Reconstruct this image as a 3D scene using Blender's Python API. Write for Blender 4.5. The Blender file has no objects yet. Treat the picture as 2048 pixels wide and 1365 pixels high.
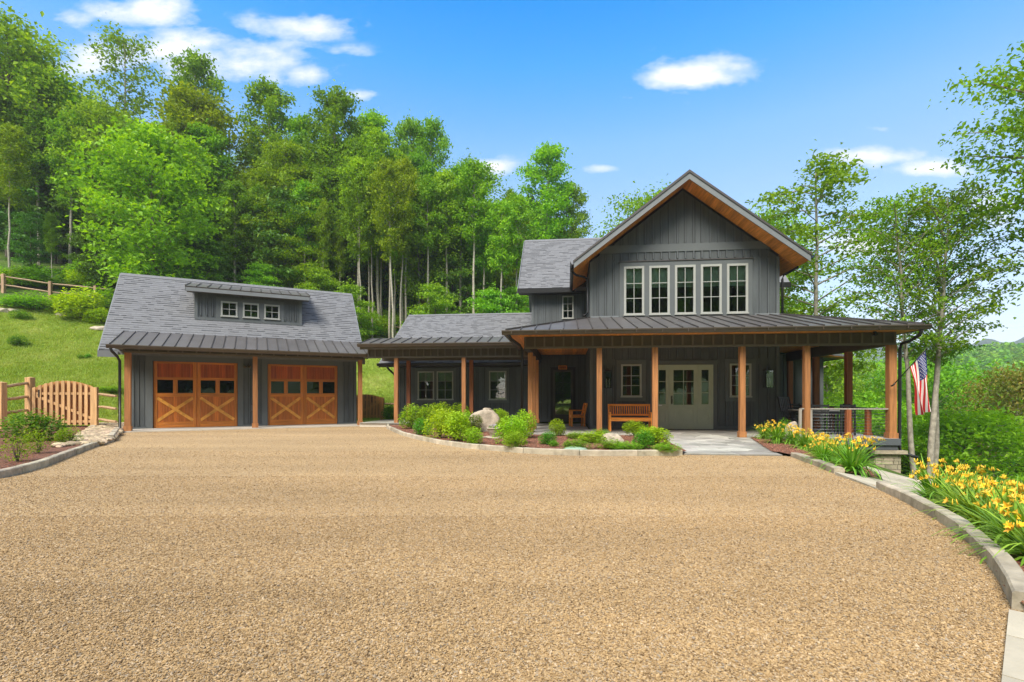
import bpy, math, random
import numpy as np
from mathutils import Vector, Matrix

SC = bpy.context.scene
COL = SC.collection
RND = random.Random(7)
NR = np.random.default_rng(11)

# ---------------------------------------------------------------- camera, sky, sun, exposure
CAM_H = 1.2
cam_d = bpy.data.cameras.new('camera')
cam = bpy.data.objects.new('camera', cam_d)
COL.objects.link(cam)
cam.location = (0, 0, CAM_H)
cam.rotation_euler = (math.radians(90), 0, 0)
cam_d.sensor_width = 36
cam_d.lens = 36 * 1000 / 2048
cam_d.shift_y = (793 - 682.5) / 2048
cam_d.clip_start = 0.05
cam_d.clip_end = 6000
SC.camera = cam

SUN_DIR = Vector((-0.30, -0.66, 0.85)).normalized()      # towards the sun: behind the camera, left, high
sun_el = math.asin(SUN_DIR.z)
sun_az = math.atan2(SUN_DIR.x, SUN_DIR.y)
world = bpy.data.worlds.new('World')
SC.world = world
world.use_nodes = True
wn = world.node_tree
for n in list(wn.nodes):
    wn.nodes.remove(n)


def N(tree, typ, **kw):
    n = tree.nodes.new(typ)
    for k, v in kw.items():
        if k == 'inp':
            for kk, vv in v.items():
                n.inputs[kk].default_value = vv
        else:
            setattr(n, k, v)
    return n


def Lk(tree, a, b):
    tree.links.new(a, b)


sky = N(wn, 'ShaderNodeTexSky', sky_type='NISHITA', sun_disc=False)
sky.sun_elevation = sun_el
sky.sun_rotation = sun_az
sky.altitude = 900
sky.air_density = 1.0
sky.dust_density = 0.6
sky.ozone_density = 2.2
sat = N(wn, 'ShaderNodeHueSaturation', inp={'Saturation': 1.0, 'Value': 1.0})
Lk(wn, sky.outputs[0], sat.inputs['Color'])
tc = N(wn, 'ShaderNodeTexCoord')
# cumulus puffs: each an ellipse in gnomonic sky coordinates (x/y, z/y), broken up by noise
sep = N(wn, 'ShaderNodeSeparateXYZ')
Lk(wn, tc.outputs['Generated'], sep.inputs[0])


def M2(tree, op, a, b=None, c=None, clamp=False):
    n = tree.nodes.new('ShaderNodeMath')
    n.operation = op
    n.use_clamp = clamp
    for i, v in enumerate((a, b, c)):
        if v is None:
            continue
        if isinstance(v, (int, float)):
            n.inputs[i].default_value = v
        else:
            tree.links.new(v, n.inputs[i])
    return n.outputs[0]


ymax = M2(wn, 'MAXIMUM', sep.outputs[1], 0.02)
gx = M2(wn, 'DIVIDE', sep.outputs[0], ymax)
gz = M2(wn, 'DIVIDE', sep.outputs[2], ymax)
comb = N(wn, 'ShaderNodeCombineXYZ')
Lk(wn, gx, comb.inputs[0]); Lk(wn, gz, comb.inputs[1])
nz = N(wn, 'ShaderNodeTexNoise', inp={'Scale': 8.0, 'Detail': 9.0, 'Roughness': 0.6})
mpn = N(wn, 'ShaderNodeMapping')
mpn.inputs['Scale'].default_value = (1.0, 2.0, 1.0)
Lk(wn, comb.outputs[0], mpn.inputs[0]); Lk(wn, mpn.outputs[0], nz.inputs['Vector'])
CLOUDS = [(300, 25, 115, 32, 1.05), (150, 40, 55, 18, .7), (600, 52, 120, 28, 1.0), (640, 45, 50, 30, .5), (470, 125, 160, 46, 1.05), (560, 95, 90, 26, .5),
          (330, 95, 160, 44, .95), (180, 125, 90, 38, .95), (610, 150, 45, 26, 1.0), (720, 190, 40, 16, .7),
          (1385, 150, 110, 34, 1.25), (1440, 130, 60, 26, .7), (985, 335, 60, 20, 1.0), (1212, 337, 45, 11, 1.0), (1740, 312, 95, 20, 1.1),
          (1870, 337, 78, 18, 1.3), (1700, 490, 150, 26, .85), (1990, 420, 70, 44, .75), (1960, 250, 50, 20, .4), (1255, 196, 40, 9, .4),
          (700, 105, 70, 18, .45), (1760, 258, 40, 8, .5), (1600, 640, 260, 50, .35), (1900, 640, 200, 60, .35)]
acc = None
for (cx, cy, rx, ry, st) in CLOUDS:
    a_ = M2(wn, 'MULTIPLY', M2(wn, 'SUBTRACT', gx, (cx - 1024) / 1000), 1000 / rx)
    b_ = M2(wn, 'MULTIPLY', M2(wn, 'SUBTRACT', gz, (793 - cy) / 1000), 1000 / ry)
    r2 = M2(wn, 'ADD', M2(wn, 'MULTIPLY', a_, a_), M2(wn, 'MULTIPLY', b_, b_))
    e = M2(wn, 'MULTIPLY', M2(wn, 'POWER', 2.718, M2(wn, 'MULTIPLY', r2, -1.0)), st)
    acc = e if acc is None else M2(wn, 'MAXIMUM', acc, e)
cl = M2(wn, 'SUBTRACT', M2(wn, 'ADD', acc, M2(wn, 'MULTIPLY', M2(wn, 'SUBTRACT', nz.outputs[0], 0.5), 2.3)), 0.30)
clm = M2(wn, 'MULTIPLY', cl, 1.15, clamp=True)
clm = M2(wn, 'MULTIPLY', clm, M2(wn, 'MULTIPLY', acc, 3.0, clamp=True))
# faint haze whitening low down
low = M2(wn, 'MULTIPLY', M2(wn, 'POWER', M2(wn, 'SUBTRACT', 1.0, M2(wn, 'MULTIPLY', M2(wn, 'ABSOLUTE', sep.outputs[2]), 1.9), clamp=True), 2.0), 0.5)
# deeper blue towards the zenith, as a clear mountain sky has
deep = ramp_w = N(wn, 'ShaderNodeValToRGB')
for p_ in (.3, .5, .7): deep.color_ramp.elements.new(p_)
for e_, (p_, c_) in zip(deep.color_ramp.elements, ((.10, (.66, .56, .51)), (.36, (.64, .70, .68)), (.44, (.55, .76, .80)), (.55, (.17, .71, .98)), (.62, (.01, .62, 1.0)))):
    e_.position = p_; e_.color = (*c_, 1)
Lk(wn, sep.outputs[2], deep.inputs[0])
mul = N(wn, 'ShaderNodeMixRGB', blend_type='MULTIPLY', inp={0: 1.0})
Lk(wn, sat.outputs[0], mul.inputs[1]); Lk(wn, deep.outputs[0], mul.inputs[2])
# broken cloud over the unseen sky, added to neutralise the blue fill light
nz2 = N(wn, 'ShaderNodeTexNoise', inp={'Scale': 2.2, 'Detail': 7.0, 'Roughness': 0.55})
Lk(wn, tc.outputs['Generated'], nz2.inputs['Vector'])
over = M2(wn, 'MAXIMUM', M2(wn, 'MULTIPLY', M2(wn, 'SUBTRACT', 0.5, sep.outputs[1]), 4.0, clamp=True), M2(wn, 'MULTIPLY', M2(wn, 'SUBTRACT', gz, 0.84), 3.0, clamp=True))
c2 = M2(wn, 'MULTIPLY', M2(wn, 'MULTIPLY', M2(wn, 'SUBTRACT', nz2.outputs[0], 0.40), 6.0, clamp=True), over)
clm = M2(wn, 'MAXIMUM', clm, c2)
mixl = N(wn, 'ShaderNodeMixRGB', inp={'Color2': (1.75, 2.0, 2.6, 1)})
Lk(wn, low, mixl.inputs[0]); Lk(wn, mul.outputs[0], mixl.inputs[1])
mixc = N(wn, 'ShaderNodeMixRGB', inp={'Color2': (2.95, 2.9, 2.9, 1)})
Lk(wn, clm, mixc.inputs[0]); Lk(wn, mixl.outputs[0], mixc.inputs[1])
bg = N(wn, 'ShaderNodeBackground', inp={'Strength': 0.115})
Lk(wn, mixc.outputs[0], bg.inputs[0])
wo = N(wn, 'ShaderNodeOutputWorld')
Lk(wn, bg.outputs[0], wo.inputs[0])

sun_d = bpy.data.lights.new('sun', 'SUN')
sun_d.energy = 1.75
sun_d.angle = math.radians(28)
sun_d.color = (1.0, 0.92, 0.80)
sun = bpy.data.objects.new('sun', sun_d)
COL.objects.link(sun)
sun.rotation_euler = SUN_DIR.to_track_quat('Z', 'Y').to_euler()

SC.view_settings.view_transform = 'Standard'
SC.view_settings.look = 'None'
SC.view_settings.gamma = 1
SC.view_settings.use_curve_mapping = False
SC.view_settings.exposure = 1.9
SC.cycles.max_bounces = 8
SC.cycles.diffuse_bounces = 4
SC.cycles.transparent_max_bounces = 16
SC.cycles.use_denoising = True
SC.cycles.volume_step_rate = 4

# ---------------------------------------------------------------- frames of reference (metres)
F, HY = 1000.0, 793.0


def at(px, Y, z=None, py=None):
    """world point at distance Y seen at photo column px"""
    X = (px - 1024) / F * Y
    if py is not None:
        z = CAM_H + (HY - py) / F * Y
    return Vector((X, Y, z or 0.0))


def gp(px, py, z=0.0):
    """point of the level z seen at photo pixel"""
    Y = (CAM_H - z) * F / (py - HY)
    return Vector(((px - 1024) / F * Y, Y, z))


HA = -math.radians(6.3)
HO = Vector((2.79, 17.9, 0))
GA = math.radians(27.2)
GO = Vector((-12.86, 16.74, 0))


def hw(x, y, z=0):
    c, s = math.cos(HA), math.sin(HA)
    return Vector((HO.x + c * x - s * y, HO.y + s * x + c * y, z))


def gw(x, y, z=0):
    c, s = math.cos(GA), math.sin(GA)
    return Vector((GO.x + c * x - s * y, GO.y + s * x + c * y, z))


# ---------------------------------------------------------------- mesh helpers
class MB:
    def __init__(s):
        s.v = []; s.f = []; s.m = []; s.sm = []

    def add(s, vs, fs, mi=0, sm=False):
        o = len(s.v)
        s.v += [tuple(v) for v in vs]
        for f in fs:
            s.f.append([o + i for i in f]); s.m.append(mi); s.sm.append(sm)
        return s

    def box(s, x0, x1, y0, y1, z0, z1, mi=0):
        vs = [(x0, y0, z0), (x1, y0, z0), (x1, y1, z0), (x0, y1, z0), (x0, y0, z1), (x1, y0, z1), (x1, y1, z1), (x0, y1, z1)]
        return s.add(vs, [(0, 3, 2, 1), (4, 5, 6, 7), (0, 1, 5, 4), (1, 2, 6, 5), (2, 3, 7, 6), (3, 0, 4, 7)], mi)

    def prism(s, poly, d, mi=0):
        n = len(poly)
        d = Vector(d)
        vs = [Vector(p) for p in poly] + [Vector(p) + d for p in poly]
        fs = [tuple(range(n))[::-1], tuple(range(n, 2 * n))] + [(i, (i + 1) % n, n + (i + 1) % n, n + i) for i in range(n)]
        return s.add(vs, fs, mi)

    def beam(s, p, q, w, h, mi=0, up=(0, 0, 1)):
        p, q = Vector(p), Vector(q)
        d = (q - p).normalized()
        upv = Vector(up)
        if abs(d.dot(upv)) > 0.98:
            upv = Vector((0, 1, 0))
        sd = d.cross(upv).normalized() * (w / 2)
        u = sd.cross(d).normalized() * (h / 2)
        vs = [p - sd - u, p + sd - u, p + sd + u, p - sd + u, q - sd - u, q + sd - u, q + sd + u, q - sd + u]
        return s.add(vs, [(0, 1, 2, 3), (7, 6, 5, 4), (0, 4, 5, 1), (1, 5, 6, 2), (2, 6, 7, 3), (3, 7, 4, 0)], mi)

    def tube(s, pts, rad, n=8, mi=0, sm=True, cap=True):
        pts = [Vector(p) for p in pts]
        if isinstance(rad, (int, float)):
            rad = [rad] * len(pts)
        o = len(s.v)
        for i, p in enumerate(pts):
            d = (pts[min(i + 1, len(pts) - 1)] - pts[max(i - 1, 0)]).normalized()
            a = Vector((0, 0, 1)) if abs(d.z) < 0.9 else Vector((1, 0, 0))
            x = d.cross(a).normalized(); y = d.cross(x)
            for k in range(n):
                t = 2 * math.pi * k / n
                s.v.append(tuple(p + (x * math.cos(t) + y * math.sin(t)) * rad[i]))
        for i in range(len(pts) - 1):
            for k in range(n):
                a, b = o + i * n + k, o + i * n + (k + 1) % n
                s.f.append([a, a + n, b + n, b]); s.m.append(mi); s.sm.append(sm)
        if cap:
            s.f.append([o + k for k in range(n)]); s.m.append(mi); s.sm.append(False)
            e = o + (len(pts) - 1) * n
            s.f.append([e + k for k in range(n)][::-1]); s.m.append(mi); s.sm.append(False)
        return s

    def lathe(s, prof, c=(0, 0, 0), n=16, mi=0):
        o = len(s.v)
        for r, z in prof:
            for k in range(n):
                t = 2 * math.pi * k / n
                s.v.append((c[0] + r * math.cos(t), c[1] + r * math.sin(t), c[2] + z))
        for i in range(len(prof) - 1):
            for k in range(n):
                a, b = o + i * n + k, o + i * n + (k + 1) % n
                s.f.append([a, b, b + n, a + n]); s.m.append(mi); s.sm.append(True)
        return s

    def mesh(s, name, mats):
        me = bpy.data.meshes.new(name)
        me.from_pydata(s.v, [], s.f)
        for m in (mats if isinstance(mats, (list, tuple)) else [mats]):
            me.materials.append(m)
        me.polygons.foreach_set('material_index', s.m)
        me.polygons.foreach_set('use_smooth', s.sm)
        me.update()
        return me

    def build(s, name, mats, parent=None, loc=(0, 0, 0), rot=(0, 0, 0)):
        return inst(name, s.mesh(name, mats), parent, loc, rot)


def inst(name, me, parent=None, loc=(0, 0, 0), rot=(0, 0, 0), scale=None):
    o = bpy.data.objects.new(name, me)
    COL.objects.link(o)
    if parent is not None:
        o.parent = parent
    o.location = loc
    o.rotation_euler = rot
    if scale is not None:
        o.scale = scale if not isinstance(scale, (int, float)) else (scale,) * 3
    return o


def tag(o, label=None, cat=None, group=None, kind=None):
    if label: o['label'] = label
    if cat: o['category'] = cat
    if group: o['group'] = group
    if kind: o['kind'] = kind
    return o


def thing(name, label, cat, loc=(0, 0, 0), rz=0, group=None):
    o = bpy.data.objects.new(name, None)
    COL.objects.link(o)
    o.location = loc
    o.rotation_euler = (0, 0, rz)
    o.empty_display_size = 0.3
    return tag(o, label, cat, group)


def copy_thing(root, label, loc, rz, scale=1.0, group=None):
    r = root.copy(); COL.objects.link(r)
    r.location = loc
    r.rotation_euler = (0, 0, rz)
    r.scale = (scale,) * 3 if isinstance(scale, (int, float)) else scale
    r['label'] = label
    if group: r['group'] = group
    elif 'group' in r: del r['group']
    for ch in list(root.children):
        c = ch.copy(); COL.objects.link(c); c.parent = r
        for g in list(ch.children):
            d = g.copy(); COL.objects.link(d); d.parent = c
    return r


def np_mesh(name, V, Fq, mats, mi=None, smooth=False):
    """fast mesh from numpy arrays; Fq is (n,k) faces all of k corners"""
    me = bpy.data.meshes.new(name)
    k = Fq.shape[1]
    me.vertices.add(len(V)); me.vertices.foreach_set('co', np.asarray(V, dtype=np.float32).ravel())
    me.loops.add(Fq.size); me.loops.foreach_set('vertex_index', np.asarray(Fq, dtype=np.int32).ravel())
    me.polygons.add(len(Fq)); me.polygons.foreach_set('loop_start', np.arange(0, Fq.size, k, dtype=np.int32))
    for m in (mats if isinstance(mats, (list, tuple)) else [mats]):
        me.materials.append(m)
    if mi is not None:
        me.polygons.foreach_set('material_index', np.asarray(mi, dtype=np.int32))
    me.polygons.foreach_set('use_smooth', np.full(len(Fq), bool(smooth)))
    me.update(calc_edges=True)
    return me


def clip2(poly, a, b, c):
    """keep the side a*x+b*y<=c of a 2D polygon"""
    out = []
    for i in range(len(poly)):
        p, q = poly[i], poly[(i + 1) % len(poly)]
        dp, dq = a * p[0] + b * p[1] - c, a * q[0] + b * q[1] - c
        if dp <= 0: out.append(p)
        if dp * dq < 0:
            t = dp / (dp - dq)
            out.append((p[0] + (q[0] - p[0]) * t, p[1] + (q[1] - p[1]) * t))
    return out


# ---------------------------------------------------------------- materials
def new_mat(name):
    m = bpy.data.materials.new(name); m.use_nodes = True
    t = m.node_tree
    b = t.nodes['Principled BSDF']
    return m, t, b


def ramp(t, stops, fac):
    r = N(t, 'ShaderNodeValToRGB')
    cr = r.color_ramp
    while len(cr.elements) < len(stops): cr.elements.new(0.5)
    for e, (p, c) in zip(cr.elements, stops):
        e.position = p; e.color = (*c, 1)
    Lk(t, fac, r.inputs[0])
    return r.outputs[0]


def add3(c, d):
    return tuple(max(0, x * d) for x in c)


def mat_var(name, base, var=0.15, scale=3.0, rough=0.7, stretch=(1, 1, 1), detail=5, bump=0.0, bscale=30, objrand=0.1, metallic=0, spec=0.4, island=False, hue=0.0):
    """base colour varied by two noises, by object and optionally by island"""
    m, t, b = new_mat(name)
    tcn = N(t, 'ShaderNodeTexCoord')
    mp = N(t, 'ShaderNodeMapping'); mp.inputs['Scale'].default_value = stretch
    oi = N(t, 'ShaderNodeObjectInfo')
    off = N(t, 'ShaderNodeVectorMath', operation='ADD')
    Lk(t, tcn.outputs['Object'], off.inputs[0])
    sc_ = N(t, 'ShaderNodeVectorMath', operation='SCALE'); sc_.inputs[3].default_value = 37.0
    cmb = N(t, 'ShaderNodeCombineXYZ')
    for i in range(3): Lk(t, oi.outputs['Random'], cmb.inputs[i])
    Lk(t, cmb.outputs[0], sc_.inputs[0]); Lk(t, sc_.outputs[0], off.inputs[1])
    Lk(t, off.outputs[0], mp.inputs[0])
    n1 = N(t, 'ShaderNodeTexNoise', inp={'Scale': scale, 'Detail': detail, 'Roughness': 0.62})
    Lk(t, mp.outputs[0], n1.inputs['Vector'])
    c = ramp(t, [(0.28, add3(base, 1 - var * 1.6)), (0.5, base), (0.72, add3(base, 1 + var * 1.6))], n1.outputs[0])
    r_ = oi.outputs['Random']
    if island:
        g = N(t, 'ShaderNodeNewGeometry')
        r_ = M2(t, 'FRACT', M2(t, 'ADD', g.outputs['Random Per Island'], oi.outputs['Random']))
    hs = N(t, 'ShaderNodeHueSaturation')
    Lk(t, c, hs.inputs['Color'])
    Lk(t, M2(t, 'ADD', M2(t, 'MULTIPLY', r_, objrand * 2), 1 - objrand), hs.inputs['Value'])
    if hue:
        r2 = M2(t, 'FRACT', M2(t, 'MULTIPLY', r_, 7.31))
        Lk(t, M2(t, 'ADD', M2(t, 'MULTIPLY', r2, hue * 2), 0.5 - hue), hs.inputs['Hue'])
    Lk(t, hs.outputs[0], b.inputs['Base Color'])
    b.inputs['Roughness'].default_value = rough
    b.inputs['Metallic'].default_value = metallic
    b.inputs['Specular IOR Level'].default_value = spec
    if bump:
        n2 = N(t, 'ShaderNodeTexNoise', inp={'Scale': bscale, 'Detail': 4.0})
        Lk(t, mp.outputs[0], n2.inputs['Vector'])
        bp = N(t, 'ShaderNodeBump', inp={'Strength': bump, 'Distance': 0.02})
        Lk(t, n2.outputs[0], bp.inputs['Height']); Lk(t, bp.outputs[0], b.inputs['Normal'])
    return m


def wood(name, base, axis='z', **kw):
    st = {'z': (14, 14, 0.9), 'x': (0.9, 14, 14), 'y': (14, 0.9, 14)}[axis]
    a = dict(var=0.22, scale=1.6, rough=0.6, stretch=st, bump=0.15, bscale=3, objrand=0.14)
    a.update(kw)
    return mat_var(name, base, **a)


M = {}
M['siding'] = mat_var('siding_paint', (.078, .089, .094), var=.12, scale=1.2, rough=.62, stretch=(6, 6, .8), bump=.12, bscale=9, objrand=.12)
M['sheath'] = mat_var('shade_dark_sheathing', (.028, .03, .03), var=.05)  # kept near-black: grooves beside battens get their shadow lines from this colour
M['batten'] = mat_var('batten_paint', (.086, .098, .104), var=.06, scale=1.5, rough=.62, objrand=.05)
M['trim'] = mat_var('trim_paint', (.105, .118, .122), var=.05, scale=2, rough=.6, objrand=.03)
M['beamside'] = mat_var('beam_paint', (.135, .115, .085), var=.08, scale=2, rough=.65, objrand=.04)
M['fascia'] = mat_var('fascia_grey', (.17, .185, .195), var=.05, scale=2, rough=.55, objrand=.03)
M['frame'] = mat_var('window_frame_paint', (.34, .35, .325), var=.04, rough=.45, objrand=.02)
M['sage'] = mat_var('sage_paint', (.40, .43, .33), var=.05, rough=.45, objrand=.02)
M['cedar'] = wood('cedar_post', (.35, .15, .052), 'z', objrand=.12)
M['cedar_dark'] = wood('cedar_dark', (.27, .085, .03), 'z')
M['cedar_x'] = wood('cedar_beam', (.33, .15, .06), 'x')
M['soffit'] = wood('soffit_pine', (.72, .27, .05), 'y', objrand=.2, rough=.5)
M['door_plank'] = wood('door_plank_cedar', (.46, .13, .018), 'z', objrand=.22, rough=.42, spec=.5)
M['door_red'] = wood('door_plank_redder', (.36, .07, .012), 'z', objrand=.22, rough=.42, spec=.5)
M['door_rail'] = wood('door_rail_cedar', (.50, .165, .022), 'x', objrand=.12, rough=.4, spec=.5)
M['door_stile'] = wood('door_stile_cedar', (.50, .165, .024), 'z', objrand=.12, rough=.4, spec=.5)
M['brace'] = wood('door_brace_cedar', (.66, .30, .05), 'x', objrand=.08, rough=.4, spec=.5, stretch=(3, 3, 3))
M['bench'] = wood('bench_teak', (.88, .31, .05), 'x', objrand=.12, rough=.45)
M['bench_z'] = wood('bench_teak_upright', (.88, .31, .05), 'z', objrand=.12, rough=.45)
M['fence'] = wood('fence_board', (.52, .315, .145), 'z', objrand=.16)
M['fence_x'] = wood('fence_rail', (.42, .27, .145), 'x', objrand=.16, stretch=(1, 10, 10))
M['fence_old'] = wood('fence_weathered', (.34, .22, .135), 'z', objrand=.16)
M['fence_inner'] = wood('fence_board_inner', (.46, .22, .07), 'z', objrand=.12)
M['beamcore'] = mat_var('beam_recess_shade', (.085, .072, .05), var=.1)  # recess toned darker than the beam, painted shade that brings out the battens
M['fence_o'] = wood('fence_board_orange', (.62, .30, .09), 'z', objrand=.16)
M['metal'] = mat_var('standing_seam_metal', (.13, .123, .12), var=.10, scale=1.0, rough=.42, stretch=(1, 1, 1), objrand=.08, metallic=.35, spec=.5)
M['seam'] = mat_var('seam_metal', (.085, .078, .074), var=.05, rough=.45, metallic=.4)
M['gutter'] = mat_var('gutter_bronze', (.085, .068, .05), var=.08, rough=.45, metallic=.2)
M['black'] = mat_var('black_metal', (.018, .018, .018), var=.05, rough=.4, metallic=.2)
M['blackwood'] = mat_var('black_painted_wood', (.022, .022, .024), var=.1, rough=.5)
M['steel'] = mat_var('steel_cable', (.26, .27, .28), var=.05, rough=.35, metallic=.8)
M['grey_wood'] = wood('weathered_grey_wood', (.34, .31, .27), 'z')
M['deck'] = wood('deck_board_grey', (.33, .32, .315), 'x', objrand=.12)
M['deck_edge'] = mat_var('deck_edge_paint', (.085, .095, .105), var=.05, rough=.6)
M['int'] = mat_var('interior_wall', (.20, .16, .12), var=.1, scale=1)
M['blind'] = mat_var('roller_blind', (.50, .60, .50), var=.03)
M['shade'] = mat_var('lampshade_fabric', (.7, .62, .45), var=.05)
M['kerb'] = mat_var('kerb_stone', (.38, .335, .25), var=.26, scale=4, rough=.85, bump=.5, bscale=18, objrand=.12, hue=.01)
M['conc'] = mat_var('concrete', (.50, .455, .38), var=.08, scale=3, rough=.9, bump=.2, bscale=40)
M['rock'] = mat_var('boulder_stone', (.40, .34, .26), var=.30, scale=2.2, rough=.9, bump=.9, bscale=7, objrand=.1)
M['river'] = mat_var('river_stone', (.40, .31, .20), var=.14, scale=5, rough=.8, objrand=.42, hue=.02)
M['flag'] = mat_var('flagstone', (.37, .36, .32), var=.2, scale=1.8, rough=.62, bump=.35, bscale=12, objrand=.34, hue=.03)
M['mortar'] = mat_var('flagstone_joint', (.44, .42, .38), var=.1, scale=6, rough=.9)
M['pathstone'] = mat_var('pale_path_stone', (.42, .38, .29), var=.16, scale=2, rough=.85, bump=.3, bscale=14)
M['ledge'] = mat_var('ledge_stone', (.36, .30, .22), var=.25, scale=4, rough=.9, bump=.6, bscale=14, objrand=.3, hue=.02)
M['mulch'] = mat_var('mulch_soil', (.17, .075, .045), var=.4, scale=14, rough=.95, bump=1.0, bscale=50)
M['chip'] = mat_var('mulch_chip', (.30, .135, .085), var=.2, scale=8, rough=.9, objrand=.45, hue=.012)
M['bark'] = mat_var('bark', (.30, .26, .20), var=.35, scale=2.2, rough=.95, stretch=(3, 3, .7), bump=.8, bscale=9, objrand=.2)
M['bark_pale'] = mat_var('bark_pale', (.33, .30, .245), var=.3, scale=3.5, rough=.9, stretch=(2.5, 2.5, 2.0), bump=.5, bscale=9, objrand=.12)
M['bark_dark'] = mat_var('bark_dark', (.12, .10, .075), var=.3, scale=3, rough=.95, stretch=(3, 3, .7), objrand=.2)


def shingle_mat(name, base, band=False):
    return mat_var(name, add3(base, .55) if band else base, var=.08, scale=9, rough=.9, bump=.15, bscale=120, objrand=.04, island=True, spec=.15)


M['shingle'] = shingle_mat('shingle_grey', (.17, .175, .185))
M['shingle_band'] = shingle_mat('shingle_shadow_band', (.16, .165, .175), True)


def leaf_mat(name, c1, c2, c3, trans=.42, rough=.5, world=False):
    """leaf colour differs from leaf to leaf and from plant to plant"""
    m, t, b = new_mat(name)
    g = N(t, 'ShaderNodeNewGeometry')
    oi = N(t, 'ShaderNodeObjectInfo')
    tcn = N(t, 'ShaderNodeTexCoord')
    nz_ = N(t, 'ShaderNodeTexNoise', inp={'Scale': .55, 'Detail': 3.0})
    Lk(t, g.outputs['Position'] if world else tcn.outputs['Object'], nz_.inputs['Vector'])
    f = M2(t, 'ADD', M2(t, 'MULTIPLY', g.outputs['Random Per Island'], .55), M2(t, 'MULTIPLY', M2(t, 'SUBTRACT', nz_.outputs[0], .28), 1.0))
    c = ramp(t, [(0.1, c1), (0.5, c2), (0.95, c3)], f)
    hs = N(t, 'ShaderNodeHueSaturation')
    Lk(t, c, hs.inputs['Color'])
    Lk(t, M2(t, 'ADD', M2(t, 'MULTIPLY', oi.outputs['Random'], .32), .92), hs.inputs['Value'])
    r2 = M2(t, 'FRACT', M2(t, 'MULTIPLY', oi.outputs['Random'], 9.7))
    Lk(t, M2(t, 'ADD', M2(t, 'MULTIPLY', r2, .035), .482), hs.inputs['Hue'])
    Lk(t, hs.outputs[0], b.inputs['Base Color'])
    b.inputs['Roughness'].default_value = rough
    b.inputs['Specular IOR Level'].default_value = .25
    tr = N(t, 'ShaderNodeBsdfTranslucent')
    hs2 = N(t, 'ShaderNodeHueSaturation', inp={'Hue': .485, 'Saturation': 1.15, 'Value': 1.25})
    Lk(t, hs.outputs[0], hs2.inputs['Color']); Lk(t, hs2.outputs[0], tr.inputs[0])
    mx = N(t, 'ShaderNodeMixShader', inp={0: trans})
    Lk(t, b.outputs[0], mx.inputs[1]); Lk(t, tr.outputs[0], mx.inputs[2])
    Lk(t, mx.outputs[0], t.nodes['Material Output'].inputs[0])
    return m


M['leaf'] = leaf_mat('leaf_green', (.075, .18, .010), (.16, .33, .018), (.29, .48, .03))
M['leaf_b'] = leaf_mat('leaf_bright_green', (.095, .24, .018), (.20, .41, .026), (.34, .57, .04))
M['leaf_v'] = leaf_mat('leaf_valley', (.12, .25, .014), (.26, .48, .02), (.44, .66, .04))
M['leaf_y'] = leaf_mat('leaf_yellow_green', (.10, .19, .006), (.20, .32, .008), (.33, .46, .012))
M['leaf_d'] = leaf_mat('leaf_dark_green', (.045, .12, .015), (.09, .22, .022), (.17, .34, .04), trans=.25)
M['leaf_s'] = leaf_mat('leaf_shrub', (.13, .25, .010), (.29, .47, .02), (.47, .66, .04))
M['leaf_sd'] = leaf_mat('leaf_shrub_dark', (.05, .15, .015), (.11, .29, .02), (.22, .46, .035))
M['leaf_o'] = leaf_mat('leaf_bronze', (.07, .12, .015), (.15, .20, .025), (.30, .22, .05))
M['lily'] = leaf_mat('daylily_leaf', (.09, .20, .02), (.20, .38, .035), (.36, .55, .06), trans=.25)
M['petal'] = mat_var('daylily_petal', (.78, .50, .035), var=.15, scale=6, rough=.5, objrand=.1, island=True, hue=.015)
M['whitepetal'] = mat_var('white_petal', (.75, .75, .72), var=.05)
M['bluepetal'] = mat_var('blue_petal', (.45, .45, .75), var=.1)


def glass_mat(name, tint, extra=.06):
    m, t, b = new_mat(name)
    t.nodes.remove(b)
    tr = N(t, 'ShaderNodeBsdfTransparent', inp={0: (*tint, 1)})
    gl = N(t, 'ShaderNodeBsdfGlossy', inp={0: (.9, .9, .9, 1), 1: .015})
    fr = N(t, 'ShaderNodeFresnel', inp={0: 1.5})
    mx = N(t, 'ShaderNodeMixShader')
    Lk(t, M2(t, 'ADD', fr.outputs[0], extra, clamp=True), mx.inputs[0])
    Lk(t, tr.outputs[0], mx.inputs[1]); Lk(t, gl.outputs[0], mx.inputs[2])
    Lk(t, mx.outputs[0], t.nodes['Material Output'].inputs[0])
    return m


M['glass'] = glass_mat('window_glass', (.8, .86, .82))
M['glass_dark'] = glass_mat('dark_glass', (.10, .10, .11), .03)


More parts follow.
